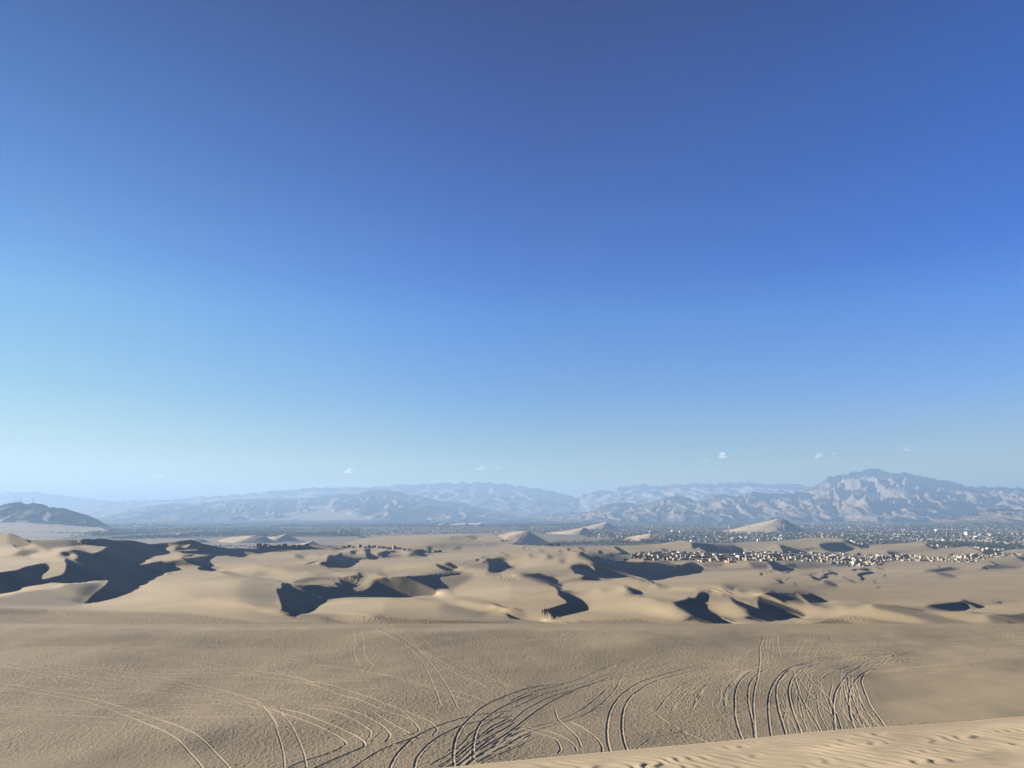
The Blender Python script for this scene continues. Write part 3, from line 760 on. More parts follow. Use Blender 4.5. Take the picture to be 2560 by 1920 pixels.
# the fans of repeated turns: in-between lines
def lerp_tr(a,b,t,j):
    A=catmull(a,6); B=catmull(b,6); A=A[np.linspace(0,len(A)-1,14).astype(int)]; B=B[np.linspace(0,len(B)-1,14).astype(int)]
    return [tuple(p) for p in A*(1-t)+B*t+np.array([[j*math.sin(i*.9+j*7),j*.25*math.cos(i*1.3+j)] for i in range(14)])]
T0=[t for w_,t in tracks]
def find(sub): return [t for t in T0 if abs(t[0][0]-sub[0])<1 and abs(t[0][1]-sub[1])<1][0]
fa=find((1920+200/3.456,1500+1260/3.456)); fb=find((1920+1100/3.456,1500+1180/3.456)); fc=find((1280+2060/3.456,1500+1300/3.456)); fd=find((1280+1250/3.456,1500+940/3.456))
rr=random.Random(5)
for i in range(30): tracks.append((rr.uniform(.0,.42),lerp_tr(fa,fb,rr.uniform(.02,.95),rr.uniform(-14,14))))
for i in range(18): tracks.append((rr.uniform(.1,.5),lerp_tr(fd,fc[::1][4:],rr.uniform(.1,.9),rr.uniform(-8,8))))
fe=find((640+1600/3.456,1500+1452/3.456)); ff=find((640+1850/3.456,1500+1500/3.456))
for i in range(16): tracks.append((rr.uniform(.5,1.2),lerp_tr(fe,ff,rr.uniform(-.4,1.3),rr.uniform(-5,5))))
for i in range(90):   # long faint passes, left and right
    if i%2: y0=rr.uniform(600,1000); P=[(rr.uniform(-300,300),1500+y0/3.456)]; 
    else: P=[(rr.uniform(1900,2150),1500+rr.uniform(330,650)/3.456)]
    s=rr.uniform(-.05,.10) if i%2 else rr.uniform(-.06,.0)
    for k in range(5): P.append((P[-1][0]+rr.uniform(100,170),P[-1][1]+s*130+rr.uniform(-4,4)))
    tracks.append((rr.uniform(.3,.5),P))

for wd,P in tracks:
    P=catmull([p for p in P],6); W=[]
    for u,v in P:
        if v<1562: v=1562
        a,b=ray(u,v); d=FZ/b; W.append((a*d,d))
    W=np.array(W); seg=np.hypot(*np.diff(W,axis=0).T); n=max(2,int(seg.sum()/.16)); cs=np.concatenate([[0],np.cumsum(seg)]); q=np.linspace(0,cs[-1],n)
    wx=np.interp(q,cs,W[:,0]); wy=np.interp(q,cs,W[:,1])
    hw=.08+.05*min(wd,1.4); rad=hw*2.6
    ci=np.interp(wx/wy,xf,np.arange(len(xf))); ri=np.interp(-wy,-dr,np.arange(len(dr)))
    g=[]; r0=max(0,int(ri.min()-rad*9)-3); c0=max(0,int(ci.min())-40); r1=min(len(dr),int(ri.max()+rad*9)+9); c1=min(len(xf),int(ci.max())+40)
    if r1<=r0 or c1<=c0: continue
    D=np.full((r1-r0,c1-c0),9.,np.float32)
    for k in range(n):
        a=int(ri[k]); b=int(ci[k])
        if a<=1 or a>=len(dr)-2 or b<=1 or b>=len(xf)-2: continue
        nr=int(rad/max(.02,(dr[a]-dr[a+1])))+1; nc=int(rad/(xf[b+1]-xf[b])/wy[k])+1
        ra,rb=max(r0,a-nr),min(r1,a+nr+2); ca,cb=max(c0,b-nc),min(c1,b+nc+2)
        if rb<=ra or cb<=ca: continue
        s=np.hypot(Xf[ra:rb,ca:cb]-wx[k],Yf[ra:rb,ca:cb]-wy[k])
        v_=D[ra-r0:rb-r0,ca-c0:cb-c0]; np.minimum(v_,s,out=v_)
    dep=(.010+.025*wd); wob=1+.35*vn(Xf[r0:r1,c0:c1]*2,Yf[r0:r1,c0:c1]*2,4)
    fl=np.exp(-(D/(hw*1.05))**4); be=np.exp(-((D-hw*1.55)/(hw*.45))**2)
    cv=carve[r0:r1,c0:c1]; ex=inside[r0:r1,c0:c1]
    carve[r0:r1,c0:c1]=np.where(fl>.05,cv*(1-fl)+(-dep*fl),cv)+be*dep*.6*wob*(1-ex)
    inside[r0:r1,c0:c1]=np.maximum(ex,fl)
# smooth wind swept patch on the right, rough elsewhere
def inpoly(P,X,Y):
    ins=np.zeros(X.shape,bool)
    for (x1,y1),(x2,y2) in zip(P,P[1:]+P[:1]):
        if y1!=y2: ins^=((y1>Y)!=(y2>Y))&(X<(x2-x1)*(Y-y1)/(y2-y1)+x1)
    return ins
SM_=[(1920+a/3.456,1500+b/3.456) for a,b in parse('850,650 2700,600 2700,1000 1900,1020 1000,1050 900,870')]
SW=[]
for u,v in SM_: a,b=ray(u,v); d=FZ/b; SW.append((a*d,d))
smooth=inpoly(SW,Xf,Yf).astype(float); 
for q in range(3):
    smooth=(smooth+np.roll(smooth,6,0)+np.roll(smooth,-6,0)+np.roll(smooth,14,1)+np.roll(smooth,-14,1))/5
patch=np.clip(.45+.55*sstep(-.4,.4,fbm(Xf/16,Yf/30,3,21))+.35*sstep(20,-60,Xf)*sstep(95,130,Yf),0,1)
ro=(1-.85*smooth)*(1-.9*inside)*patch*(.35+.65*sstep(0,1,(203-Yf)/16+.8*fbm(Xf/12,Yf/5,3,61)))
ch=fbm(Xf/.34,Yf/.6,3,31,.7)*.020+np.abs(vn(Xf/.24,Yf/.45,37))*.016
Zf=FZ+swell(Xf,Yf)+carve+ro*ch*(sstep(206,196,Yf))
Zf=np.where(Yf<86,Zf+(86-Yf)*.02,Zf)
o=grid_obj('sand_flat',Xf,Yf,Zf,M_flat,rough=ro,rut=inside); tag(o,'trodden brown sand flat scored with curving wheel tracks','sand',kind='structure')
# ------------------------------------------------------------------ rippled crest under the camera
def crest_y(x): return 7.59+.20*x+.04*np.sin(x*.9)
gx=np.arange(-9,13,.02); gt=np.concatenate([np.linspace(-40,2,18)[:-1],np.arange(2,4.2,.05)[:-1]])
def near_h(x,y,rip=True):
    z=-1.6-.088*y+.042*x+.02*vn(x/1.4,y/1.4,2)
    if rip:
        wx=x+.2*vn(x/.8,y/.6,5)+.09*vn(x/.24,y/.2,6); wy=y+.13*vn(x/.6,y/.8,7)+.06*vn(x/.26,y/.3,8)
        ph=(.53*wy+.85*wx)/.145+.5*vn(x/1.6,y/1.2,9); f=ph-np.floor(ph)
        saw=np.where(f<.72,f/.72,(1-f)/.28); saw=saw*saw*(3-2*saw)
        am=.6+.4*vn(x/.35,y/.28,10)
        z=z+.015*saw*am*sstep(0,.35,crest_y(x)-y)
        # old wheel line running up the slope
        d=np.abs((y-5.2)-(x-1.1)*.52)/1.127; z=z-.012*np.exp(-(d/.05)**2)*sstep(3.6,2.6,x); 
        d=np.abs((y-5.0)-(x-1.1)*.52)/1.127; z=z-.009*np.exp(-(d/.04)**2)*sstep(3.6,2.6,x)
        # two kicked footprints near the right corner
        for cx,cy,r_ in ((3.45,5.95,.10),(3.75,6.05,.17),(2.25,5.62,.10),(2.9,5.6,.05),(4.05,6.15,.14)):
            q=((x-cx)/(r_*1.5))**2+((y-cy)/(r_*.8))**2; z=z-.045*np.exp(-q*1.2)+.03*np.exp(-((np.sqrt(q)-1.35)/.35)**2)*(.6+.6*vn(x*14,y*14,3))
    return z
rows=[]
cyx=crest_y(gx)
ty=np.linspace(3.6,0,230)   # rows in front of the crest (distance to it)
ny=[cyx-t for t in ([46,20,10,6,4.6,4.0]+list(np.linspace(3.5,0,240)))]
Xn=np.array([gx]*len(ny)); Yn=np.array(ny); Zn=near_h(Xn,Yn); Zn[:5]=near_h(Xn[:5],Yn[:5],False)
bx=[];by=[];bz=[]
zc=Zn[-1]
for s in (.03,.08,.2,.5,1.5,5,15,30,44,47,60):
    bx.append(gx*(1+s*.00)); by.append(cyx+s); bz.append(np.maximum(zc-s*.6*sstep(0,.3,np.full_like(gx,s)),-30-s*.01))
Xn=np.concatenate([Xn,bx]); Yn=np.concatenate([Yn,by]); Zn=np.concatenate([Zn,bz])
o=grid_obj('sand_ridge',Xn,Yn,Zn,M_near,flip=True); tag(o,'near sand crest covered in small wind ripples','sand',kind='structure')

# ------------------------------------------------------------------ valley floor out to the horizon
def polys_px(lst,Ug,Vg,b=0):
    M=np.zeros(Ug.shape)
    for t,s in lst:
        P=tiles(t,parse(s)); M=np.maximum(M,inpoly(P,Ug,Vg))
    return M
ub=np.concatenate([np.linspace(-3600,-400,24)[:-1],np.arange(-400,2960,4.),np.linspace(2960,6200,24)[1:]])
vb=np.concatenate([[1419,1410,1400,1392],np.arange(1386,1300,-1.),np.arange(1300,1289,-.5),[1288.6,1288.2,1287.8,1287.4,1287,1286.7,1286.4,1286.2,1286,1285.6]])
Ug,Vg=np.meshgrid(ub,vb); a_,b_=ray(Ug,Vg); Yb=ZP/b_; Xb=a_*Yb; Zb=np.full_like(Xb,ZP)
# the fan below the mountains rises gently
rise=plain_rise(Yb)
Zb=Zb+rise+3*fbm(Xb/300,Yb/500,2,41)*sstep(3600,4600,Yb)
veg=np.full(Xb.shape,.55)
veg=np.where((Vg>1298)&(Vg<1316),.92,veg)
veg=np.where((Ug>240)&(Ug<900)&(Vg>1308)&(Vg<1348),.88,veg)
veg=np.where(Vg<1298.5,.35+.35*(Ug<1500)*(Ug>1150),veg)
veg=np.where((Ug>1500)&(Vg<1300),.15,veg); veg=np.where((Ug>2000)&(Vg<1310)&(Vg>1288),.25,veg)
veg=np.where((Ug<1150)&(Vg<1297)&(Ug>250),.08,veg)
sandy=[('A','0,385 1780,545 1700,600 400,600 -900,600 -900,385'),('D','-300,400 500,385 1000,375 1500,370 1900,360 2212,330 2260,640 -300,640'),
 ('B','0,470 700,450 1100,455 1700,430 2212,400 2230,700 0,700'),('C','-30,500 200,420 1200,430 2260,420 2260,700 -30,700'),
 ('E','-30,330 500,380 850,320 1100,290 1200,400 1330,440 1900,430 2050,440 1500,500 700,530 1100,600 -30,640'),('A','0,600 1000,650 1500,660 900,760 0,760'),
 ('F','1700,330 2212,300 2260,340 1750,345'),('E','600,560 1500,540 2212,560 2212,600 600,600')]
veg=np.where(polys_px(sandy,Ug,Vg)>0,.04,veg)
veg=np.where(polys_px([('D','650,560 1000,530 1500,525 2212,560 2212,620 1600,600 1000,600'),('E','0,480 600,540 1900,500 2212,490 2212,600 1400,560 700,600 350,590')],Ug,Vg)>0,.6,veg)
urb=np.where(((Ug>1480)&(Vg>1306)&(Vg<1362))|((Ug>1960)&(Vg<1312))|((Ug>690)&(Ug<1500)&(Vg>1316)&(Vg<1340)),1.,0.)*(veg>.1)
def valley_mat():
    m=Mat('valley floor'); p=m.pos((.35,1,1)); v=m.at('veg'); u=m.at('urban')
    n=m.noise(p,.0022,6,.65); n2=m.noise(m.pos((1,1,1)),.011,4,.6)
    f=m.math('ADD',m.math('MULTIPLY',n,.7),m.math('MULTIPLY',n2,.5))
    f=m.math('ADD',f,m.math('SUBTRACT',v,1.05)); f=m.ramp(f,-.02,.12)
    soil=m.mix(m.ramp(m.noise(m.pos((.2,1,1)),.003,5),.4,.65),(.21,.172,.122),(.165,.135,.10))
    green=m.mix(m.ramp(m.noise(m.pos(),.006,4),.4,.6),(.014,.024,.016),(.030,.042,.024))
    fields=m.mix(m.ramp(m.noise(m.pos((.12,.6,1)),.004,2),.56,.60),green,(.055,.062,.038))
    c=m.mix(f,soil,fields); c=m.mix(m.math('MULTIPLY',u,.35),c,(.15,.13,.10))
    return m.fin(c)
o=grid_obj('valley_plain',Xb,Yb,Zb,valley_mat(),flip=True,veg=veg,urban=urb); tag(o,'flat valley floor of fields, groves and bare soil','ground',kind='structure')
# the same ground closes the circle behind the camera
th=np.linspace(0,2*math.pi,97)[:-1]; rr_=np.array([66000.,20000,8000,3000,600,120])
Xc=rr_[:,None]*np.sin(th)[None]; Yc=rr_[:,None]*np.cos(th)[None]; Zc=np.full_like(Xc,ZP-9)
Zc=np.where(Yc<0,np.where(rr_[:,None]<3100,-40-rr_[:,None]*.02,Zc),Zc)
o=grid_obj('desert_ground',Xc,Yc,Zc,M_dune,flip=False,wrap=True,rough=Xc*0,slip=Xc*0); tag(o,'sandy ground reaching to the horizon all round','ground',kind='structure')
# ------------------------------------------------------------------ far dunes standing on the valley floor
def dune_mat(name,ca,cb):
    m=Mat(name); c=m.mix(m.ramp(m.noise(m.pos(),.01,5),.35,.65),ca,cb); return m.fin(c,m.bump(m.noise(m.pos(),.03,4),2.5,.35))
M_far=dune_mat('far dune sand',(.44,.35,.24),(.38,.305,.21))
def far_dune(label,pts,vbase,w=1.0,name='pyramid_dune'):
    """pts: crest line from the far left foot over the top to the near foot, in picture coordinates; slopes fall away on both sides"""
    d0=ZP/ray(1280,vbase)[1]; P=[]
    P=[tuple(q) for q in catmull(pts,5)]
    us=[p[0] for p in P]; top=min(p[1] for p in P); H=-(ZP)+ray(1280,top)[1]*d0
    hw=(max(us)-min(us))/F*d0*.5
    # crest in world space: height from its picture row, running slightly toward the viewer at its right end
    W=[]
    ia=min(range(len(P)),key=lambda q:P[q][1])
    for k,(u,v) in enumerate(P):
        d=d0
        if k<ia: a,b=ray(u,v); d=d0+H*1.8*w+(P[ia][0]-u)/F*d0*.9; W.append((a*d,d,b*d)); continue
        for it in range(3): a,b=ray(u,v); z=b*d; d=d0+ (z-ZP)*1.8*w
        W.append((a*d,d,b*d))
    W=np.array(W); cx=W[:,0]; 
    span=max(hw*2.2,H*4); n_=120
    gx=np.linspace(cx.mean()-span,cx.mean()+span,n_*2); gy=np.linspace(W[:,1].min()-H*4.2,W[:,1].max()+H*3,n_)
    X,Y=np.meshgrid(gx,gy); Z=np.full(X.shape,ZP-3.)
    wx=X+fbm(X/(H*1.3),Y/(H*1.3),2,int(us[0])%50)*H*.03; wy=Y+fbm(X/(H*1.2),Y/(H*1.2),2,int(us[0])%50+9)*H*.05
    for (x1,y1,z1),(x2,y2,z2) in zip(W,W[1:]):
        L2=(x2-x1)**2+(y2-y1)**2+1e-6
        t=np.clip(((wx-x1)*(x2-x1)+(wy-y1)*(y2-y1))/L2,0,1); hx=x1+t*(x2-x1); hy=y1+t*(y2-y1); h=z1+t*(z2-z1)
        dx,dy=wx-hx,wy-hy; q=np.hypot(dx,dy)
        s=(dx*sx+dy*sy)/(q+1e-6)          # lee side is steeper than the windward side
        sl=np.where(s>0,.34+.26*s,.34-.10*(-s))
        Z=np.maximum(Z,h-q*sl)
    Z=Z+(Z>ZP)*fbm(X/(H*.8),Y/(H*.8),3,3)*H*.02
    o=grid_obj(name,X,Y,Z,M_far,flip=False); tag(o,label,'dune',kind='structure'); return o
K=lambda t,x,y:(TILES[t][0]+x/S,TILES[t][1]+y/S)
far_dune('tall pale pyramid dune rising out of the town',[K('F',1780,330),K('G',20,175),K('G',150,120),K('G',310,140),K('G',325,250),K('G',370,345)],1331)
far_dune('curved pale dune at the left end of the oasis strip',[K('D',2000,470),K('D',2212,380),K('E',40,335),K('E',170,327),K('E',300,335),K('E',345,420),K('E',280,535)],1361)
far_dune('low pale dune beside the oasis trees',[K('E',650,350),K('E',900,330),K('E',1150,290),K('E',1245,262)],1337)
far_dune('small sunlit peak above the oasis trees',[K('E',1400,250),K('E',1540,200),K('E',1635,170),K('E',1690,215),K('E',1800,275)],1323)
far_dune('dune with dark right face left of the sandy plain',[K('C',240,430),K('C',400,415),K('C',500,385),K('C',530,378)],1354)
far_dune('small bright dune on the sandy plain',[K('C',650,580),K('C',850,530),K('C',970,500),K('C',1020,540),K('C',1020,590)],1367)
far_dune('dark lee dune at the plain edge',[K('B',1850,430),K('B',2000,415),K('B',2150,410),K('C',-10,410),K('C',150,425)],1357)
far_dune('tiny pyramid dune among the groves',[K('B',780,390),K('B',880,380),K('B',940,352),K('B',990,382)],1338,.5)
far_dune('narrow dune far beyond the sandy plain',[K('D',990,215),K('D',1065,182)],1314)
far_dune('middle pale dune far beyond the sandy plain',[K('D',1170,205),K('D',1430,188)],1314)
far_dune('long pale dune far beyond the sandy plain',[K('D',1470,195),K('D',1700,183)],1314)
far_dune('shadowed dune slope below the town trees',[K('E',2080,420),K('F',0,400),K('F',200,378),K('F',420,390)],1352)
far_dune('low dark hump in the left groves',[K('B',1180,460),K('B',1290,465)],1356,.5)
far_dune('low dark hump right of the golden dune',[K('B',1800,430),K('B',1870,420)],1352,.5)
# ------------------------------------------------------------------ mountains
def rock_mat(name,ca,cb,cs,ridge=.004):
    m=Mat(name); a=m.at('sand'); c=m.mix(m.ramp(m.noise(m.pos(),ridge,6,.6),.35,.65),ca,cb); c=m.mix(a,c,cs)
    return m.fin(c,m.bump(m.noise(m.pos(),ridge*3,5,.6),18,.5))
def mountain(name,label,sil,dist,front,amp=.42,cell=1500,seed=1,mat=None,du=2.5,rows=230,sandpoly=None,vmax=None,rough_sil=1.5,zb=ZP-15):
    k_=MS if dist>8000 and dist!=9300 else 1; dist*=k_; front*=k_; cell*=k_
    u=np.arange(sil[0][0],sil[-1][0]+1,du); v=np.interp(u,[p[0] for p in sil],[p[1] for p in sil])
    v=v-rough_sil*1.3*fbm(u/11.,u*0,4,seed,.6)
    a,b=ray(u,v); H=b*dist-zb                       # ridge height
    Hs_=blur(H[None],18,.01)[0]
    t=np.concatenate([np.linspace(0,1,rows),1+np.linspace(0,1,26)[1:]*.7])
    Y=dist-front*(1-t)[:,None]+0*u[None]; a0,_=ray(u,1283.+0*u); X=a0[None]*Y
    prof=np.where(t<1,.04+.96*np.power(np.clip(t,0,1),.95),1-(t-1)*1.3)[:,None]
    wx=X+fbm(X/(cell*1.2),Y/(cell*1.2),2,seed+2)*cell*.35; wy=Y*1.0+fbm(X/(cell),Y/(cell),2,seed+4)*cell*.35
    rg=ridged(wx/cell,wy/(cell*3.6),6,seed,.55)/1.7
    inner=np.clip(1-np.abs(t-1)/.10,0,1)[:,None]     # ridge line itself stays where it is seen
    m_=(1-inner)
    H2=H[None]*inner+Hs_[None]*m_
    h=H2*(prof*(1-amp*m_)+amp*m_*np.clip(rg,0,1.4)*np.power(np.clip(prof,0,1),.55)*(t<1.01)[:,None]+0)
    h=h+H[None]*.10*(rg-.5)*inner*(np.abs(t-1)>.012)[:,None]*prof-H[None]*.05*inner*(np.abs(t-1)>.012)[:,None]
    # nothing of the front slopes may stand above the seen skyline
    cap=np.maximum((b[None]*Y-zb)*.985,5); h=np.where((t<.99)[:,None],h/(1+(np.maximum(h,0)/np.maximum(cap,1.))**10)**.1,h)
    Z=zb+np.where(t[:,None]<1,np.maximum(h*sstep(0,.12,t)[:,None],-30),h)
    sd=np.zeros_like(X)
    pv=HZ-Z/Y*F*1.02; pu=1280+X/Y*F*1.014
    if sandpoly:
        sd=np.maximum.reduce([inpoly(P,pu,pv).astype(float) for P in sandpoly]); q=blur(sd,4,4); Zs=zb+blur(H[None],45,.01)*prof*.72*sstep(0,.12,t)[:,None]; q=q*(t<.9)[:,None]
        Z=Z*(1-q)+np.minimum(Zs,zb+cap)*q
    o=grid_obj(name,X,Y,Z,mat,flip=False,sand=sd); tag(o,label,'mountain range',kind='structure'); return o
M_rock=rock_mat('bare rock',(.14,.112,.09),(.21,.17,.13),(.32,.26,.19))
M_hazed=rock_mat('haze-toned rock',(.26,.235,.215),(.29,.26,.24),(.32,.29,.26))  # far rock lightened and evened so its colour carries the haze
M_hill=rock_mat('dark hill rock',(.075,.062,.053),(.11,.09,.073),(.42,.345,.25),.01)
mountain('hills','long blue grey mountain range behind the left of the valley',[(230,1297),(318,1275),(376,1265),(414,1258),(492,1260),(550,1252),(640,1247),(727,1246),(785,1243),(828,1236),(854,1232),(886,1237),(915,1227),(935,1223),(987,1227),(1025,1236),(1074,1244),(1103,1252),(1161,1258),(1219,1271),(1248,1280),(1290,1292)],16500,4600,.6,300,3,M_rock,
   sandpoly=[[K('C',-300,90),K('C',600,40),K('C',900,-60),K('C',1400,-100),K('C',1650,-60),K('C',1700,0),K('D',0,40),K('D',0,120),K('C',-300,140)],[K('D',850,90),K('D',960,45),K('D',1060,30),K('D',1120,60),K('D',1130,100)]])
mountain('hills','rugged mountain ridge behind the right of the valley',[(1330,1297),(1360,1288),(1410,1282),(1470,1280),(1483,1274),(1511,1262),(1555,1256),(1598,1262),(1621,1256),(1656,1247),(1685,1239),(1714,1243),(1743,1252),(1772,1247),(1807,1234),(1844,1242),(1882,1230),(1920,1234),(1963,1234),(2007,1230),(2060,1240),(2120,1262),(2180,1285)],14000,3200,.6,280,13,M_rock)
mountain('hills','high hazy mountain massif behind the right of the town',[(1900,1250),(1963,1234),(2007,1227),(2036,1216),(2079,1190),(2122,1184),(2166,1175),(2198,1171),(2232,1184),(2267,1181),(2325,1193),(2368,1201),(2394,1206),(2426,1216),(2470,1216),(2528,1219),(2585,1219),(2900,1225),(3300,1260)],15600,4600,.55,310,23,M_rock)
mountain('hills','brown foothill in front of the high massif',[(2110,1287),(2137,1272),(2180,1257),(2224,1243),(2253,1243),(2296,1259),(2340,1274),(2380,1287)],12300,2000,.6,220,33,M_rock,rows=90)
mountain('hills','low brown rocky hill at the right edge of the town',[(2330,1303),(2345,1295),(2372,1292),(2400,1291),(2417,1285),(2443,1283),(2472,1271),(2494,1271),(2515,1270),(2537,1273),(2560,1275),(2620,1272),(2700,1280),(2800,1300)],9300,1300,.55,140,43,rock_mat('brown rock',(.105,.083,.07),(.15,.12,.095),(.28,.23,.17),.008),rows=110,rough_sil=1)
mountain('hills','faint far range behind the centre of the valley',[(200,1258),(400,1250),(560,1240),(640,1232),(727,1223),(799,1218),(871,1219),(958,1216),(1045,1210),(1103,1208),(1190,1205),(1280,1211),(1400,1232),(1500,1262),(1560,1284)],22000,5500,.12,300,53,M_hazed,du=5,rough_sil=2)
mountain('hills','faint far peaks right of the centre',[(1330,1286),(1380,1268),(1454,1238),(1483,1230),(1526,1226),(1569,1214),(1598,1210),(1642,1214),(1685,1210),(1772,1209),(1830,1205),(1900,1208),(2000,1212),(2200,1235),(2400,1285)],22000,5500,.16,300,63,M_hazed,du=4,rough_sil=2)
mountain('hills','faint far range at the left edge',[(-500,1240),(-200,1225),(0,1231),(80,1230),(150,1240),(260,1252),(400,1268)],26000,6000,.12,330,83,M_hazed,du=6,rough_sil=2)
mountain('rocky_hill','dark hill carrying radio masts with pale sand blown against its foot',[K('A',-1500,420),K('A',-900,180),K('A',-500,200),K('A',-150,235),K('A',0,160),K('A',130,125),K('A',300,103),K('A',340,105),K('A',430,145),K('A',540,122),K('A',700,138),K('A',780,160),K('A',850,200),K('A',910,190),K('A',1000,210),K('A',1070,202),K('A',1200,240),K('A',1400,300),K('A',1540,340),K('A',1700,410),K('A',1910,522)],5900,800,.2,150,91,M_hill,du=2,rows=150,rough_sil=.35,
   sandpoly=[[K('A',-1600,420),K('A',0,385),K('A',350,375),K('A',500,350),K('A',770,283),K('A',735,340),K('A',870,385),K('A',1100,440),K('A',1400,490),K('A',1780,545),K('A',1950,640),K('A',-1600,700)]])

# ------------------------------------------------------------------ buildings
def flat_mat(name,c,sc_=.6):
    m=Mat(name,.9,.2); d=tuple(x*.8 for x in c); return m.fin(m.mix(m.ramp(m.noise(m.pos(),sc_,4),.35,.65),c,d))
PAINT={'cream':(.34,.295,.22),'white':(.44,.43,.40),'brick':(.17,.125,.095),'grey':(.22,.21,.20),'tan':(.29,.235,.165),'pink':(.29,.23,.185)}
PM={k:flat_mat(k+' plaster',c) for k,c in PAINT.items()}
M_dark=flat_mat('dark opening',(.03,.03,.035)); M_roof=flat_mat('dusty roof',(.19,.165,.13)); M_metal=flat_mat('galvanised steel',(.35,.36,.37)); M_conc=flat_mat('white painted concrete',(.80,.80,.78))
class MB:
    def __init__(s): s.v=[]; s.f=[]; s.m=[]
    def box(s,x0,y0,z0,x1,y1,z1,m=0,top=None):
        n=len(s.v); s.v+=[(x0,y0,z0),(x1,y0,z0),(x1,y1,z0),(x0,y1,z0),(x0,y0,z1),(x1,y0,z1),(x1,y1,z1),(x0,y1,z1)]
        s.f+=[[n+a for a in q] for q in ((0,3,2,1),(0,1,5,4),(1,2,6,5),(2,3,7,6),(3,0,4,7),(4,5,6,7))]; s.m+=[m]*5+[m if top is None else top]
    def rev(s,prof,n=44,m=0,cx=0,cy=0):
        b=len(s.v)
        for r,z in prof:
            for i in range(n): a=2*math.pi*i/n; s.v.append((cx+r*math.cos(a),cy+r*math.sin(a),z))
        for j in range(len(prof)-1):
            for i in range(n): s.f.append([b+j*n+i,b+j*n+(i+1)%n,b+(j+1)*n+(i+1)%n,b+(j+1)*n+i]); s.m.append(m)
    def mesh(s,name,mats):
        me=bpy.data.meshes.new(name); me.from_pydata(s.v,[],s.f); 
        for m in mats: me.materials.append(m)
        me.polygons.foreach_set('material_index',s.m); me.update(); return me
def house_shell(b,x0,y0,x1,y1,h,rnd,win=2):
    b.box(x0,y0,-4,x1,y1,h,0,2); p=.22
    for q in ((x0,y0,x1,y0+p),(x0,y1-p,x1,y1),(x0,y0+p,x0+p,y1-p),(x1-p,y0+p,x1,y1-p)): b.box(q[0],q[1],h,q[2],q[3],h+.55,0)
    w=(x1-x0)/(win+1); st=1 if h<4.5 else 2
    for f in range(st):
        for k in range(win+1):
            cx=x0+w*(k+.5)
            if f==0 and k==1: b.box(cx-.5,y0-.04,0,cx+.5,y0+.02,2.1,1)
            else: b.box(cx-.55,y0-.04,1.1+f*2.8,cx+.55,y0+.02,2.2+f*2.8,1)
    b.box(x0-.04,(y0+y1)/2-.6,1.1,x0+.02,(y0+y1)/2+.6,2.2,1)
def house_mesh(form,col):
    b=MB(); rnd=random.Random(form+col)
    if form=='low': house_shell(b,-4.5,-3.5,4.5,3.5,3,rnd)
    elif form=='two-storey': house_shell(b,-4,-4,4,4,5.9,rnd)
    elif form=='long': house_shell(b,-8,-3,8,3,3.2,rnd,5)
    elif form=='stepped':
        house_shell(b,-5,-4,1,4,5.8,rnd,1); b.box(1,-4,-4,5.5,3.4,3,0,2)
        b.box(2.2,-4.04,0,3.2,-3.98,2.1,1)
    else:  # yard: small house inside a walled plot
        house_shell(b,-1,-3,5,3,3,rnd)
        for q in ((-7,-5,6,-4.8),(-7,4.8,6,5),(-7,-4.8,-6.8,4.8),(5.8,-4.8,6,4.8)): b.box(q[0],q[1],-3,q[2],q[3],2.1,0)
    b.rev([(0,0),(.6,0),(.6,1.1),(0,1.1)],8,1,0 if form!='yard' else 3,0) if False else None
    h={'low':3,'two-storey':5.9,'long':3.2,'stepped':5.8,'yard':3}[form]; ox={'stepped':-2,'yard':2}.get(form,1)
    b.box(ox,0,h,ox+1.1,1.1,h+1.3,1)
    return b.mesh(form.replace('-','_')+'_house',[PM[col],M_dark,M_roof])
HM={}
FORMS=['low','low','two-storey','long','stepped','yard']; WORDS={'low':'low','two-storey':'two-storey','long':'long','stepped':'stepped','yard':'walled-yard'}
COLW=['cream','cream','white','grey','brick','grey','tan','tan','pink','tan','brick']
ORD=['leftmost','second','third','fourth','fifth','sixth','seventh','eighth','ninth','tenth','eleventh','twelfth','thirteenth','fourteenth','fifteenth','sixteenth','seventeenth','eighteenth','nineteenth','twentieth']
def put_house(u,v,form,col,label,group,sc_=1.,rnd=random):
    k=(form,col)
    if k not in HM: HM[k]=house_mesh(form,col)
    o=bpy.data.objects.new('house',HM[k]); C.objects.link(o); p=ground(u,v); o.location=p
    o.rotation_euler=(0,0,rnd.choice([0,0,math.pi/2])+rnd.uniform(-.25,.25)+.2); o.scale=(sc_,sc_,sc_); tag(o,label,'house',group); return o
def line(*s):
    X=[];Y=[]
    for t,r in s:
        for x,y in parse(r): a,b=K(t,x,y); X.append(a);Y.append(b)
    return lambda u:float(np.interp(u,X,Y))
ltop=line(('E','1880,745'),('F','0,740 900,715 1250,745 1700,750 1850,710 2212,700'),('G','20,715 600,710 1300,715 1700,750 2212,790'),('H','20,1050 600,1070 1000,1060 1500,1030 1700,1010 2212,1000'))
lbot=line(('E','1880,760 2000,800'),('F','60,830 350,850 900,830 950,860 1250,870 1650,875 1900,830 2212,850'),('G','20,850 300,850 700,850 1100,880 1440,920 1500,940 1900,930 2100,860 2212,850'),('H','20,1120 400,1135 650,1135 900,1120 1200,1150 1480,1120 1600,1080 1900,1040 2212,1020'))
BLK=[(1578,1660,"at the settlement's left tip"),(1660,1730,'under the long pale ridge'),(1730,1800,'under the first dark lee face'),(1800,1880,'under the second dark lee face'),(1880,1960,'under the pointed bright dune'),(1960,2040,"left of the bare gap"),(2040,2130,"above the bare gap"),(2130,2220,'by the white compound'),(2220,2330,"on the thin stretch"),(2330,2440,'by the long cream wall'),(2440,2560,"at the settlement's right end")]
rh=random.Random(11); nh=0
ROWN=['front','second','third']
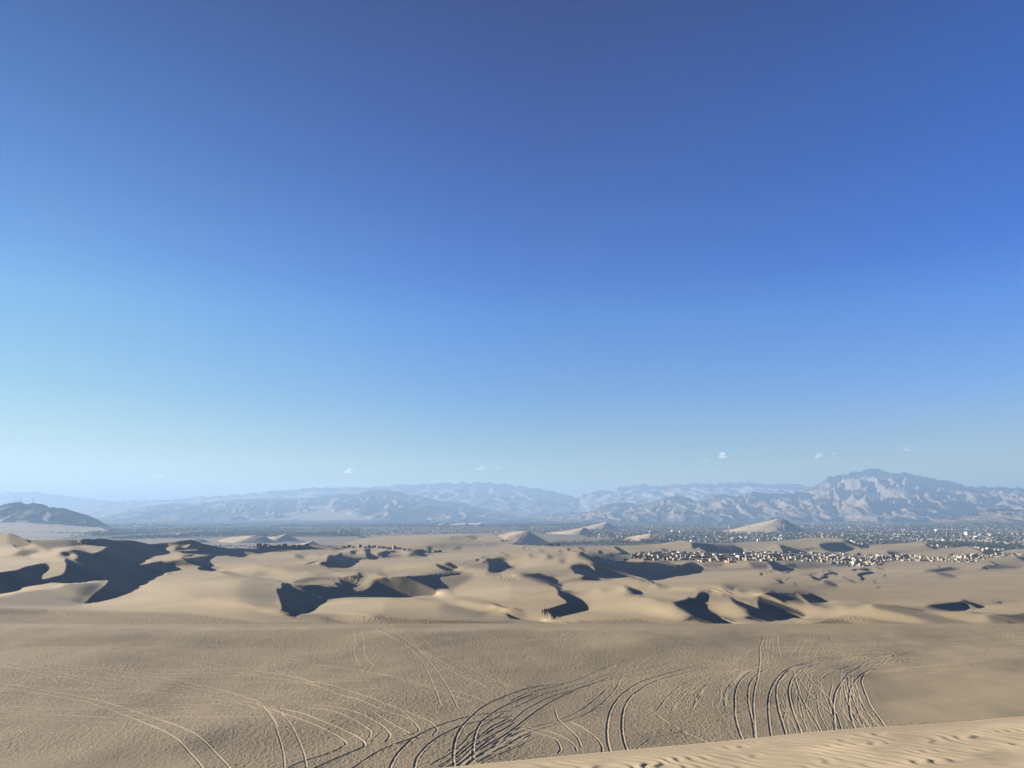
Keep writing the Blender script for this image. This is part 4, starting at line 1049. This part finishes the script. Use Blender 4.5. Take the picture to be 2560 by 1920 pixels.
for (u0,u1,bl) in BLK:
    for r in range(3):
        us=[]; u=u0+rh.uniform(1,5)
        while u<u1-2: us.append(u); u+=rh.choice([6,7,8,9,10,16])*rh.uniform(.85,1.15)
        vs_=[(max(ltop(u)+1,lbot(u)-1.5-r*4.2+rh.uniform(-1.9,1.9))) for u in us]
        if u0>2220 and r==2: continue
        k=0
        for u,v in zip(us,vs_):
            if lbot(u)-ltop(u)<3.3*r: continue
            form=rh.choice(FORMS); col=rh.choice(COLW)
            put_house(u,v,form,col,'%s %s house, %s in the %s row, %s'%(col,WORDS[form],ORD[min(k,19)]+(' from left' if k else ''),ROWN[r],bl),'houses of the settlement at the edge of the dunes',rh.uniform(.5,.78),rh); k+=1; nh+=1
# the shaded village on the left and the hamlet row on the plain
lv=line(('B','1500,590 1750,600 2200,600'),('C','0,600 300,610 1000,600'))
k=0
for i in range(20):
    u=540+i*12.2+rh.uniform(-2,2); form=rh.choice(['low','stepped','low','yard']); col=rh.choice(['grey','tan','brick'])
    put_house(u,lv(u)+rh.uniform(-2,2.5),form,col,'%s %s house, %s in the shaded village'%(col,WORDS[form],ORD[i]+(' from the left' if i else '')),'houses of the shaded village',rh.uniform(.8,1.1),rh); nh+=1
lw=line(('C','1500,620 1900,618 2212,625'),('D','10,630 250,650 600,690 1100,706'))
for i in range(20):
    u=860+i*12.6+rh.uniform(-2,2); form=rh.choice(FORMS); col=rh.choice(COLW)
    put_house(u,lw(u)+rh.uniform(-1.5,.5),form,col,'%s %s house, %s in the row on the plain'%(col,WORDS[form],ORD[i]+(' from the left' if i else '')),'houses in a row on the sandy plain',rh.uniform(.7,1),rh); nh+=1
print('houses',nh)
# the wider town: thousands of houses read as one mass
def town_mat():
    m=Mat('town walls',.9,.2); a=m.n('ShaderNodeAttribute',attribute_name='paint'); c=m.n('ShaderNodeValToRGB'); c.color_ramp.interpolation='CONSTANT'; e=c.color_ramp.elements
    cols=[(.25,.205,.15),(.36,.31,.235),(.50,.49,.46),(.16,.125,.10),(.20,.19,.18),(.24,.20,.16),(.30,.27,.22),(.15,.13,.11)]
    while len(e)<len(cols): e.new(.5)
    for i,q in enumerate(cols): e[i].position=i/len(cols); e[i].color=(*q,1)
    m.l(a.outputs['Fac'],c.inputs[0]); return m.fin(c.outputs[0])
def box_mass(name,label,items,mat,cat='house'):
    items=np.array(items); n=len(items)    # x y z w d h rot paint
    sg=np.array([(-1,-1,-1),(1,-1,-1),(1,1,-1),(-1,1,-1),(-1,-1,1),(1,-1,1),(1,1,1),(-1,1,1)],float)*.5
    L=sg[None]*items[:,None,3:6]; c,s_=np.cos(items[:,6])[:,None],np.sin(items[:,6])[:,None]
    X=items[:,0:1]+L[:,:,0]*c-L[:,:,1]*s_; Y=items[:,1:2]+L[:,:,0]*s_+L[:,:,1]*c; Z=items[:,2:3]+L[:,:,2]
    f=np.array([(0,1,5,4),(1,2,6,5),(2,3,7,6),(3,0,4,7),(4,5,6,7)])[None]+8*np.arange(n)[:,None,None]
    o=mesh_obj(name,np.stack([X,Y,Z],-1).reshape(-1,3),f.reshape(-1,4),mat,smooth=False)
    attr(o,'paint',np.repeat(items[:,7],8)); tag(o,label,cat,kind='stuff'); return o
rt=np.random.RandomState(3)
def valley_z(x,y): return np.interp(y,Yv_,Zv_) if False else ZP
def scatter(zones,size,hh,avoid=None):
    out=[]
    for (u0,u1,v0,v1,n,grad) in zones:
        for _ in range(n):
            u=rt.uniform(u0,u1); v=v0+(v1-v0)*rt.rand()**grad
            if avoid and avoid(u,v): continue
            g=ground(u,v); out.append((g.x,g.y,g.z,u,v))
    return out
def noise_gate(x,y,s,seed,th): return float(vn(np.array(x/s),np.array(y/s),seed))>th
vt_f=lambda u: float(np.interp(u,U,VT))
BARE=[[K(t,*p) for p in parse(s)] for t,s in sandy]
def isbare(u,v):
    return any(bool(inpoly(P,np.array([u]),np.array([v]))[0]) for P in BARE)
TZ=[(690,1290,1322,1338.5,900,.8),(1290,1500,1314,1334,700,1),(900,1300,1307,1322,520,1),(1480,1900,1308,1349,2300,1),(1860,2570,1311,1347,3600,1),(1880,2570,1293,1311,2600,1),(1640,2000,1346,1357,500,1),(2100,2570,1347,1368,1500,1),(2340,2570,1366,1378,160,1),(250,700,1305,1345,160,1)]
items=[]
for x,y,z,u,v in scatter(TZ,1,1):
    if v>vt_f(u)-1.2 or isbare(u,v) or noise_gate(x,y*.35,160,71,.25): continue
    w_=rt.uniform(7,15)*(1.6 if rt.rand()<.06 else 1); d_=rt.uniform(7,14); h=rt.choice([3.2,3.4,6,6.3,9],p=[.35,.2,.27,.13,.05])
    zz=z
    items.append((x,y,zz+h/2-1,w_,d_,h+2,rt.choice([0,.35,-.3,1.2])+rt.uniform(-.15,.15),rt.rand()))
for _ in range(420):   # back rows of the settlement
    u=rt.uniform(1600,2440); a,b=ltop(u),lbot(u)-10
    if b<a: continue
    v=rt.uniform(a,b); g=ground(u,v); h=rt.choice([3,3.2,5.8]); items.append((g.x,g.y,g.z+h/2-1.5,rt.uniform(6,11),rt.uniform(6,9),h+3,rt.uniform(-.5,.5),rt.rand()))
M_town=town_mat()
box_mass('town_houses','thousands of small pale houses of the wide valley town',items,M_town)
# ------------------------------------------------------------------ trees
def leaf_mat(name,a,b):
    m=Mat(name,.9,.1); return m.fin(m.mix(m.ramp(m.noise(m.pos(),.25,3),.35,.65),a,b))
M_leaf=leaf_mat('dark foliage',(.022,.033,.018),(.040,.053,.027)); M_bark=flat_mat('bark',(.10,.075,.05))
def clump_template(n,rad,seed,h):
    """crown of many small tilted leaf faces spread through an uneven volume"""
    r=np.random.RandomState(seed); V_=[];F_=[]
    lobes=[(r.uniform(-.45,.45),r.uniform(-.45,.45),r.uniform(.5,.95),r.uniform(.38,.62)) for _ in range(5)]
    for i in range(n):
        lx,ly,lz,lr=lobes[r.randint(5)]; d=r.normal(size=3); d/=np.linalg.norm(d); q=lr*r.uniform(.55,1)**.5
        c=np.array([lx,ly,lz])*rad+d*q*rad*np.array([1,1,.8]); c[2]+=h
        t=r.normal(size=3); t/=np.linalg.norm(t); b_=np.cross(t,r.normal(size=3)); b_/=np.linalg.norm(b_)+1e-6; s_=rad*r.uniform(.16,.28)
        k=len(V_); V_+=[tuple(c+t*s_),tuple(c+b_*s_),tuple(c-t*s_),tuple(c-b_*s_)]; F_.append((k,k+1,k+2,k+3))
    return V_,F_
TM=[]
for k in range(4):
    v_,f_=clump_template(150,3.2,50+k,1.4+.3*k); b=MB(); b.v=list(v_); b.f=[list(x) for x in f_]; b.m=[0]*len(f_)
    b.rev([(.32,-2),(.26,0),(.2,1.6),(.13,3.4)],7,1); b.rev([(.14,1.5),(.07,3.6)],5,1,.4,.2)
    TM.append(b.mesh('broad_tree',[M_leaf,M_bark]))
STR=[('in the grove line behind the oasis sand',line(('E','380,545 700,540 1100,540 1500,560 1900,540')),1335,1555,40,'dark tree'),
     ('in the lower grove line by the sandy rise',line(('E','620,600 900,590 1400,585 2212,565')),1370,1600,34,'green tree'),
     ('at the foot of the oasis dune',line(('D','1990,520'),('E','0,500 120,530 300,560 560,570')),1250,1362,22,'dark tree'),
     ('in the dark oasis grove',line(('E','1060,390 1300,420 1500,440 1900,400 2212,395')),1433,1600,40,'dense dark tree'),
     ('in the far row of oasis trees',line(('E','1250,360 1500,380 1900,370 2212,380')),1460,1600,36,'dark tree'),
     ('along the plain edge below the left groves',line(('A','300,720 1000,735 1500,730'),('B','0,470 500,465 1100,455 1500,440')),60,540,34,'bushy tree'),
     ('along the front street of the settlement',line(('F','100,800 900,790 2212,790'),('G','0,790 1300,830 2212,830')),1610,2240,46,'small tree')]
rq=random.Random(9); ntree=0
def nth(i):
    o=i+1; return 'leftmost' if i==0 else '%d%s from the left'%(o,'th' if 10<=o%100<=20 else {1:'st',2:'nd',3:'rd'}.get(o%10,'th'))
for where,fn,a,b_,n,kd in STR:
    for i in range(n):
        u=a+(b_-a)*(i+.5)/n+rq.uniform(-.35,.35)*(b_-a)/n; v=fn(u)+rq.uniform(-1.2,1.2)*(3 if where.startswith('along the plain') else 1); u+=rq.uniform(-5,5)*(where.startswith('along the plain'))
        if v>vt_f(u)-.3 and where.startswith('along the plain'): v=vt_f(u)-1
        o=bpy.data.objects.new('tree',TM[rq.randrange(4)]); C.objects.link(o); o.location=ground(u,v); s_=rq.uniform(.6,1.1)*(.6 if 'settlement' in where else 1.); o.scale=(s_*1.1,s_*1.1,s_); o.rotation_euler=(0,0,rq.uniform(0,6.3))
        tag(o,'%s, %s %s'%(kd,nth(i),where),'tree','trees '+where); ntree+=1
# groves and town trees beyond counting
zt=[(230,900,1299,1348,9000,1),(-300,240,1327,1346,700,1),(900,1500,1298,1318,5200,1),(1290,1500,1310,1345,900,1),(1430,1900,1298,1310,2600,1),(1480,2570,1312,1352,3400,1),(1600,1700,1340,1356,500,1),(1960,2570,1298,1312,1400,1),(2100,2570,1346,1372,1300,1),(2220,2560,1313,1324,900,1),(2250,2420,1358,1370,500,1),(1290,1640,1354,1366,260,1)]
cl=[]
for x,y,z,u,v in scatter(zt,1,1):
    if v>vt_f(u)-.8 or isbare(u,v): continue
    if noise_gate(x,y*.5,260,81,.35): continue
    cl.append((x,y,z,rt.uniform(.9,2.2)*(1+.25*(y>7000))))
tv=[];tf=[];base_t=[clump_template(14,4.0,200+k,.2) for k in range(6)]
base_t=[(np.array(v),np.array(f)) for v,f in base_t]
cl=np.array(cl); kk=rt.randint(6,size=len(cl)); off=0
for k in range(6):
    P=cl[kk==k]; v,f=base_t[k]; v=v*np.array([1,1,.85]); v=np.where((np.arange(len(v))%4==0)[:,None],v*1.25,v*1.25)
    W=P[:,None,:3]+v[None]*P[:,3][:,None,None]; tv.append(W.reshape(-1,3)); tf.append((f[None]+off+len(v)*np.arange(len(P))[:,None,None]).reshape(-1,4)); off+=W.shape[0]*W.shape[1]
o=mesh_obj('groves',np.concatenate(tv),np.concatenate(tf),M_leaf,smooth=False); tag(o,'dark groves and town trees spread over the valley floor','trees',kind='stuff')
# ------------------------------------------------------------------ single landmarks
def empty(name,u,v,label,cat,group=None,loc=None):
    o=bpy.data.objects.new(name,None); C.objects.link(o); o.location=loc if loc is not None else ground(u,v); return tag(o,label,cat,group)
def part(name,b,mats,par,smooth=False):
    o=bpy.data.objects.new(name,b.mesh(name,mats)); C.objects.link(o); o.parent=par
    if smooth: o.data.polygons.foreach_set('use_smooth',[True]*len(o.data.polygons))
    return o
def mpp(u,v): return ground(u,v).y/F          # metres per picture row at that place
for t,x,y0,y1,w_,lab in (('C',1437,318,388,40,'fat white water tower behind the sandy plain'),('D',853,320,376,18,'slim white water tower right of the fat one'),('F',1540,242,290,18,'white water tower left of the tall pyramid dune'),('F',1297,345,392,14,'narrow pale water tower in the middle of the town'),('G',575,145,168,12,'small white water tower right of the pyramid dune'),('H',213,375,402,12,'white water tower in the far right of the town')):
    u,v=K(t,x,y1); m=mpp(u,v); H=(y1-y0)/S*m; W=w_/S*m/2; g='water towers over the town'
    e=empty('water_tower',u,v,lab,'water tower',g); b=MB(); b.rev([(W*.62,-4),(W*.52,H*.1),(W*.5,H*.55)],18); part('shaft',b,[M_conc],e,True)
    b=MB(); b.rev([(W*.5,H*.53),(W*.98,H*.70),(W,H*.80),(W*.98,H*.96),(W*.6,H*.985),(0,H)],18); part('tank',b,[M_conc],e,True)
def bar(b,p,q,r,m=0):
    p=Vector(p);q=Vector(q); d=(q-p).normalized(); a=d.orthogonal().normalized()*r; c=d.cross(a)
    n=len(b.v); b.v+=[tuple(p+a),tuple(p+c),tuple(p-a),tuple(p-c),tuple(q+a),tuple(q+c),tuple(q-a),tuple(q-c)]
    b.f+=[[n+i,n+(i+1)%4,n+4+(i+1)%4,n+4+i] for i in range(4)]+[[n+3,n+2,n+1,n],[n+4,n+5,n+6,n+7]]; b.m+=[m]*6
def mast(loc,H,label,group,w_=3.,r=.22):
    e=empty('radio_mast',0,0,label,'mast',group,loc); b=MB(); n=max(4,int(H/6))
    cor=[(math.cos(a)*w_/2,math.sin(a)*w_/2) for a in (.5,2.6,4.7)]
    def at(i,t): k=1-.75*t; return (cor[i][0]*k,cor[i][1]*k,t*H)
    for i in range(3): bar(b,(*[c for c in cor[i]],-3),at(i,1),r)
    for j in range(n):
        for i in range(3): bar(b,at(i,j/n),at((i+1)%3,(j+1)/n),r*.6); bar(b,at(i,(j+1)/n),at((i+1)%3,(j+1)/n),r*.6)
    part('lattice',b,[M_metal],e)
    b=MB(); bar(b,(0,0,H*.97),(0,0,H*1.12),r); part('aerial',b,[M_metal],e)
    b=MB()
    for z,a in ((.62,0),(.74,2.),(.83,4.)): b.rev([(0,z*H-1.2),(1.1,z*H-.6),(1.1,z*H+.6),(0,z*H+1.2)],8,0,math.cos(a)*w_*.4,math.sin(a)*w_*.4)
    part('dish',b,[M_conc],e)
hill=bpy.data.objects['rocky_hill']; hv=np.empty(len(hill.data.vertices)*3,np.float32); hill.data.vertices.foreach_get('co',hv); hv=hv.reshape(-1,3)
def hill_top(u):
    az=(u-1280)/F/ray(u,1270)[1]*0+ray(u,1283)[0]; m=np.abs(hv[:,0]/hv[:,1]-az)<.0012; q=hv[m]; e=q[:,2]/q[:,1]; k=q[np.argmax(e)]; return Vector(map(float,k))
for x,yt,lab in ((215,45,'leftmost radio mast on the dark hill'),(250,62,'short radio mast, second from the left on the dark hill'),(290,60,'short radio mast, third from the left on the dark hill'),(330,48,'mid height radio mast just left of the tallest one'),(362,-5,'tallest radio mast on the left summit of the dark hill'),(542,8,'taller of the two masts on the right summit'),(566,20,'shorter of the two masts on the right summit')):
    u,v=K('A',x,yt); p=hill_top(u); H=(ray(u,v)[1]*p.y-p.z); mast(p,max(H,8)/1.1,lab,'radio masts on the dark hill',4.5 if H>30 else 2.5,.34)
for t,x,y0,y1,lab in (('B',915,245,290,'pale thin tower in the left groves'),('B',1296,170,250,'tall thin mast in the left groves'),('C',1237,205,250,'grey mast over the groves behind the sandy plain'),('G',1690,745,810,'lattice mast at the near edge of the settlement'),('G',1985,735,835,'pale lattice mast in front of the bright dune'),('G',1615,255,330,'thin mast in the middle of the town'),('H',1422,540,600,'thin mast before the dark groves on the right')):
    u,v=K(t,x,y1); m=mpp(u,v); p=ground(u,v); mast(p,(y1-y0)/S*m,lab,'masts standing in the town',2.6,.30 if p.y<3000 else .6)
def slab(name,t,x0,x1,y0,y1,label,cat,mat,depth=10,roof=None,ang=0):
    ua,vb_=K(t,x0,y1); ub_,va=K(t,x1,y0); u=(ua+ub_)/2; p=ground(u,vb_); m=p.y/F; W=(ub_-ua)*m; H=max(2.2,(vb_-va)*m)
    e=bpy.data.objects.new(name,None); C.objects.link(e); e.location=p; e.rotation_euler=(0,0,ang); tag(e,label,cat)
    b=MB(); b.box(-W/2,0,-5,W/2,depth,H,0); part('wall',b,[mat],e)
    b=MB(); b.box(-W/2-.4,-.4,H+.003,W/2+.4,depth+.4,H+.5,0); part('roof',b,[roof or mat],e)
    b=MB(); n=max(2,int(W/9))
    for k in range(n): cx=-W/2+W*(k+.5)/n; b.box(cx-1.2,-.05,H*.25,cx+1.2,-.005,H*.7,0)
    part('openings',b,[M_dark],e); return e
slab('long_shed','C',490,905,512,524,'long white shed wall on the sandy plain','shed',M_conc,12)
slab('long_shed','C',1765,1875,420,445,'grey shed with pale roof at the plain edge','shed',PM['grey'],25,M_conc)
slab('long_shed','F',1832,1922,82,95,'long white roof far behind the town','shed',M_conc,60)
slab('long_shed','G',370,520,126,137,'long white roof right behind the pyramid dune','shed',M_conc,60)
slab('factory','F',560,690,318,345,'large white building in the middle of the town','building',M_conc,40)
slab('factory','F',690,840,335,352,'lower white wing right of the large white building','building',M_conc,30)
slab('warehouse','E',1440,1472,280,312,'white cube building above the oasis trees','building',M_conc,14)
slab('warehouse','F',165,208,332,368,'white block on the left of the town','building',M_conc,18)
slab('warehouse','F',2033,2062,478,505,'white block behind the pale ridge','building',M_conc,10)
slab('compound','G',1312,1350,808,838,'white corner building of the compound','building',M_conc,10)
slab('compound','G',1352,1450,806,824,'low white compound beside the corner building','building',M_conc,14)
slab('compound','G',1482,1530,872,905,'bright white building low on the sand edge','building',M_conc,9)
slab('compound','F',2105,2200,832,852,'cream building on the sand lip of the settlement','building',PM['cream'],10)
slab('compound','F',1065,1125,848,868,'cream house front at the left of the settlement','building',PM['cream'],8)
slab('boundary_wall','H',1078,1222,1033,1050,'cream boundary wall at the foot of the last dune','wall',PM['cream'],1.2)
slab('boundary_wall','H',1260,1540,1040,1052,'tan boundary wall behind the last houses','wall',PM['tan'],1.2)
slab('boundary_wall','H',1655,1842,1030,1050,'long cream wall at the right of the settlement','wall',PM['cream'],6)
slab('boundary_wall','H',1850,1930,1024,1040,'white wall right of the long cream wall','wall',M_conc,5)
slab('town_hall','H',1230,1275,625,672,'tall white block in the centre of the right town','building',M_conc,30)
slab('town_hall','H',1398,1490,695,717,'wide white building before the central trees','building',M_conc,30)
slab('town_hall','H',1470,1530,655,695,'blue grey block beside the wide white building','building',flat_mat('blue panel',(.12,.18,.30)),25)
slab('town_hall','H',1645,1745,658,690,'long cream block in the right town','building',PM['cream'],25)
slab('town_hall','H',700,728,580,622,'white tower block on the left of the right town','building',M_conc,20)
def dome(t,x,y1,w_,h,label):
    u,v=K(t,x,y1); m=mpp(u,v); e=empty('dome_building',u,v,label,'dome'); R_=w_/S*m/2; H=h/S*m
    b=MB(); b.rev([(R_,-4),(R_,H*.35)],20); part('wall',b,[M_conc],e,True)
    b=MB(); b.rev([(R_*1.02,H*.35)]+[(R_*math.cos(a),H*.35+H*.65*math.sin(a)) for a in (.3,.6,.9,1.2,1.45,1.57)],20); part('dome',b,[M_conc],e,True)
dome('E',1522,408,34,36,'white domed building among the oasis trees')
dome('D',1338,382,34,20,'white dome at the edge of the sandy plain')
dome('D',1942,352,28,24,'small pale dome on the rise right of the plain')
dome('D',1737,588,16,18,'tiny white dome on the sandy plain')
dome('E',540,608,26,26,'white hut beside the foot of the oasis dune')
dome('C',1133,412,20,20,'white round hut at the left plain edge')
# dark panel field lying on the dune slope
u,v=K('H',922,1035); a=ground(u,v); u,v=K('H',1002,1003); c_=ground(u,v)
e=bpy.data.objects.new('panel_array',None); C.objects.link(e); e.location=(a+c_)/2; tag(e,'dark slanting panel array on the dune above the settlement','panel array')
d_=c_-a; Lh=Vector((d_.x,d_.y,0)).length; b=MB(); b.box(-min(Lh,60)/2,-2,.9,min(Lh,60)/2,2,1.1); q=part('panel',b,[M_dark],e); q.rotation_euler=(.35,0,math.atan2(d_.y,d_.x))
b=MB()
for k in range(-3,4): b.box(k*4-.1,-.1,-4,k*4+.1,.1,.9)
q=part('stand',b,[M_metal],e)
# ------------------------------------------------------------------ clouds far behind the mountains
def cloud_mat(name,dens):
    m=bpy.data.materials.new(name); m.use_nodes=True; t=m.node_tree; t.nodes.clear(); o=t.nodes.new('ShaderNodeOutputMaterial'); p=t.nodes.new('ShaderNodeVolumePrincipled')
    p.inputs['Density'].default_value=dens; p.inputs['Color'].default_value=(1,1,1,1); p.inputs['Anisotropy'].default_value=.2; t.links.new(p.outputs[0],o.inputs['Volume']); return m
def cloud(u,v,wpx,hpx,dens,label,seed,lean=0):
    D=64000.; a,b=ray(u,v); m=D/F; r=random.Random(seed); bm=bmesh.new(); n=44
    for k in range(n):
        t=k/(n-1)*2-1; hh=max(.08,1-abs(t+.1)**.8); rad=hpx*m*.15*hh**.5*r.uniform(.4,1.3)
        mt=bmesh.ops.create_icosphere(bm,subdivisions=3,radius=1)
        cx=t*wpx*m*.42; cz=hpx*m*.6*hh**2*r.uniform(-.25,.95)+lean*t*hpx*m*.4; cyy=r.uniform(-.3,.3)*wpx*m
        for w_ in mt['verts']:
            q=w_.co.copy(); f=1+.5*mnoise.noise(q*1.7+Vector((seed,k,0)))+.18*mnoise.noise(q*4+Vector((k,seed,0))); w_.co=Vector((q.x*rad*1.25*f+cx,q.y*rad*1.5*f+cyy,q.z*rad*f+cz))
    me=bpy.data.meshes.new('cloud'); bm.to_mesh(me); bm.free(); rm=None
    o=bpy.data.objects.new('cloud',me); C.objects.link(o); o.location=(a*D,D,b*D)
    me.materials.append(cloud_mat('cloud vapour',dens*1.7)); tag(o,label,'cloud','small clouds over the far ranges')
cloud(1808,1143,30,20,.0018,'brightest small puffy white cloud right of centre',3)
cloud(1765,1153,44,9,.0012,'thin cloud trailing left of the brightest puff',4,1)
cloud(2046,1142,28,18,.0014,'small white cloud above the left shoulder of the massif',5,.6)
cloud(2085,1134,16,9,.0010,'tiny slanting cloud right of the small white one',6,1.2)
cloud(1988,1151,22,7,.0006,'faint wisp left of the small white cloud',7)
cloud(876,1180,44,18,.0014,'pale cloud over the left mountain range',8)
cloud(918,1179,22,7,.0006,'faint wisp right of the pale cloud over the left range',9)
cloud(1206,1172,50,14,.0017,'white cloud resting on the central far peak',10)
cloud(1248,1170,36,9,.0010,'flat cloud right of the central far peak',11)
cloud(2270,1125,70,18,.0006,'broad faint cloud above the right massif',12)
cloud(395,1192,90,14,.0009,'long faint cloud low on the left',13,.5)
cloud(220,1194,60,10,.0008,'faint cloud above the dark hill',14,.3)
cloud(130,1182,50,7,.0004,'faint high streak at the far left',15,.3)
# ------------------------------------------------------------------ haze
bm=bmesh.new(); bmesh.ops.create_cube(bm,size=1); me=bpy.data.meshes.new('haze'); bm.to_mesh(me); bm.free()
hz=bpy.data.objects.new('haze',me); C.objects.link(hz); hz.scale=(136000,136000,HAZE_TOP+200); hz.location=(0,0,(HAZE_TOP-200)/2)
hm=bpy.data.materials.new('haze'); hm.use_nodes=True; t=hm.node_tree; t.nodes.clear()
o_=t.nodes.new('ShaderNodeOutputMaterial'); pv_=t.nodes.new('ShaderNodeVolumePrincipled'); t.links.new(pv_.outputs[0],o_.inputs['Volume'])
pv_.inputs['Color'].default_value=(.245,.385,.60,1); pv_.inputs['Density'].default_value=HAZE; pv_.inputs['Anisotropy'].default_value=.14
me.materials.append(hm); tag(hz,'pale blue haze lying over the whole valley','haze',kind='stuff')
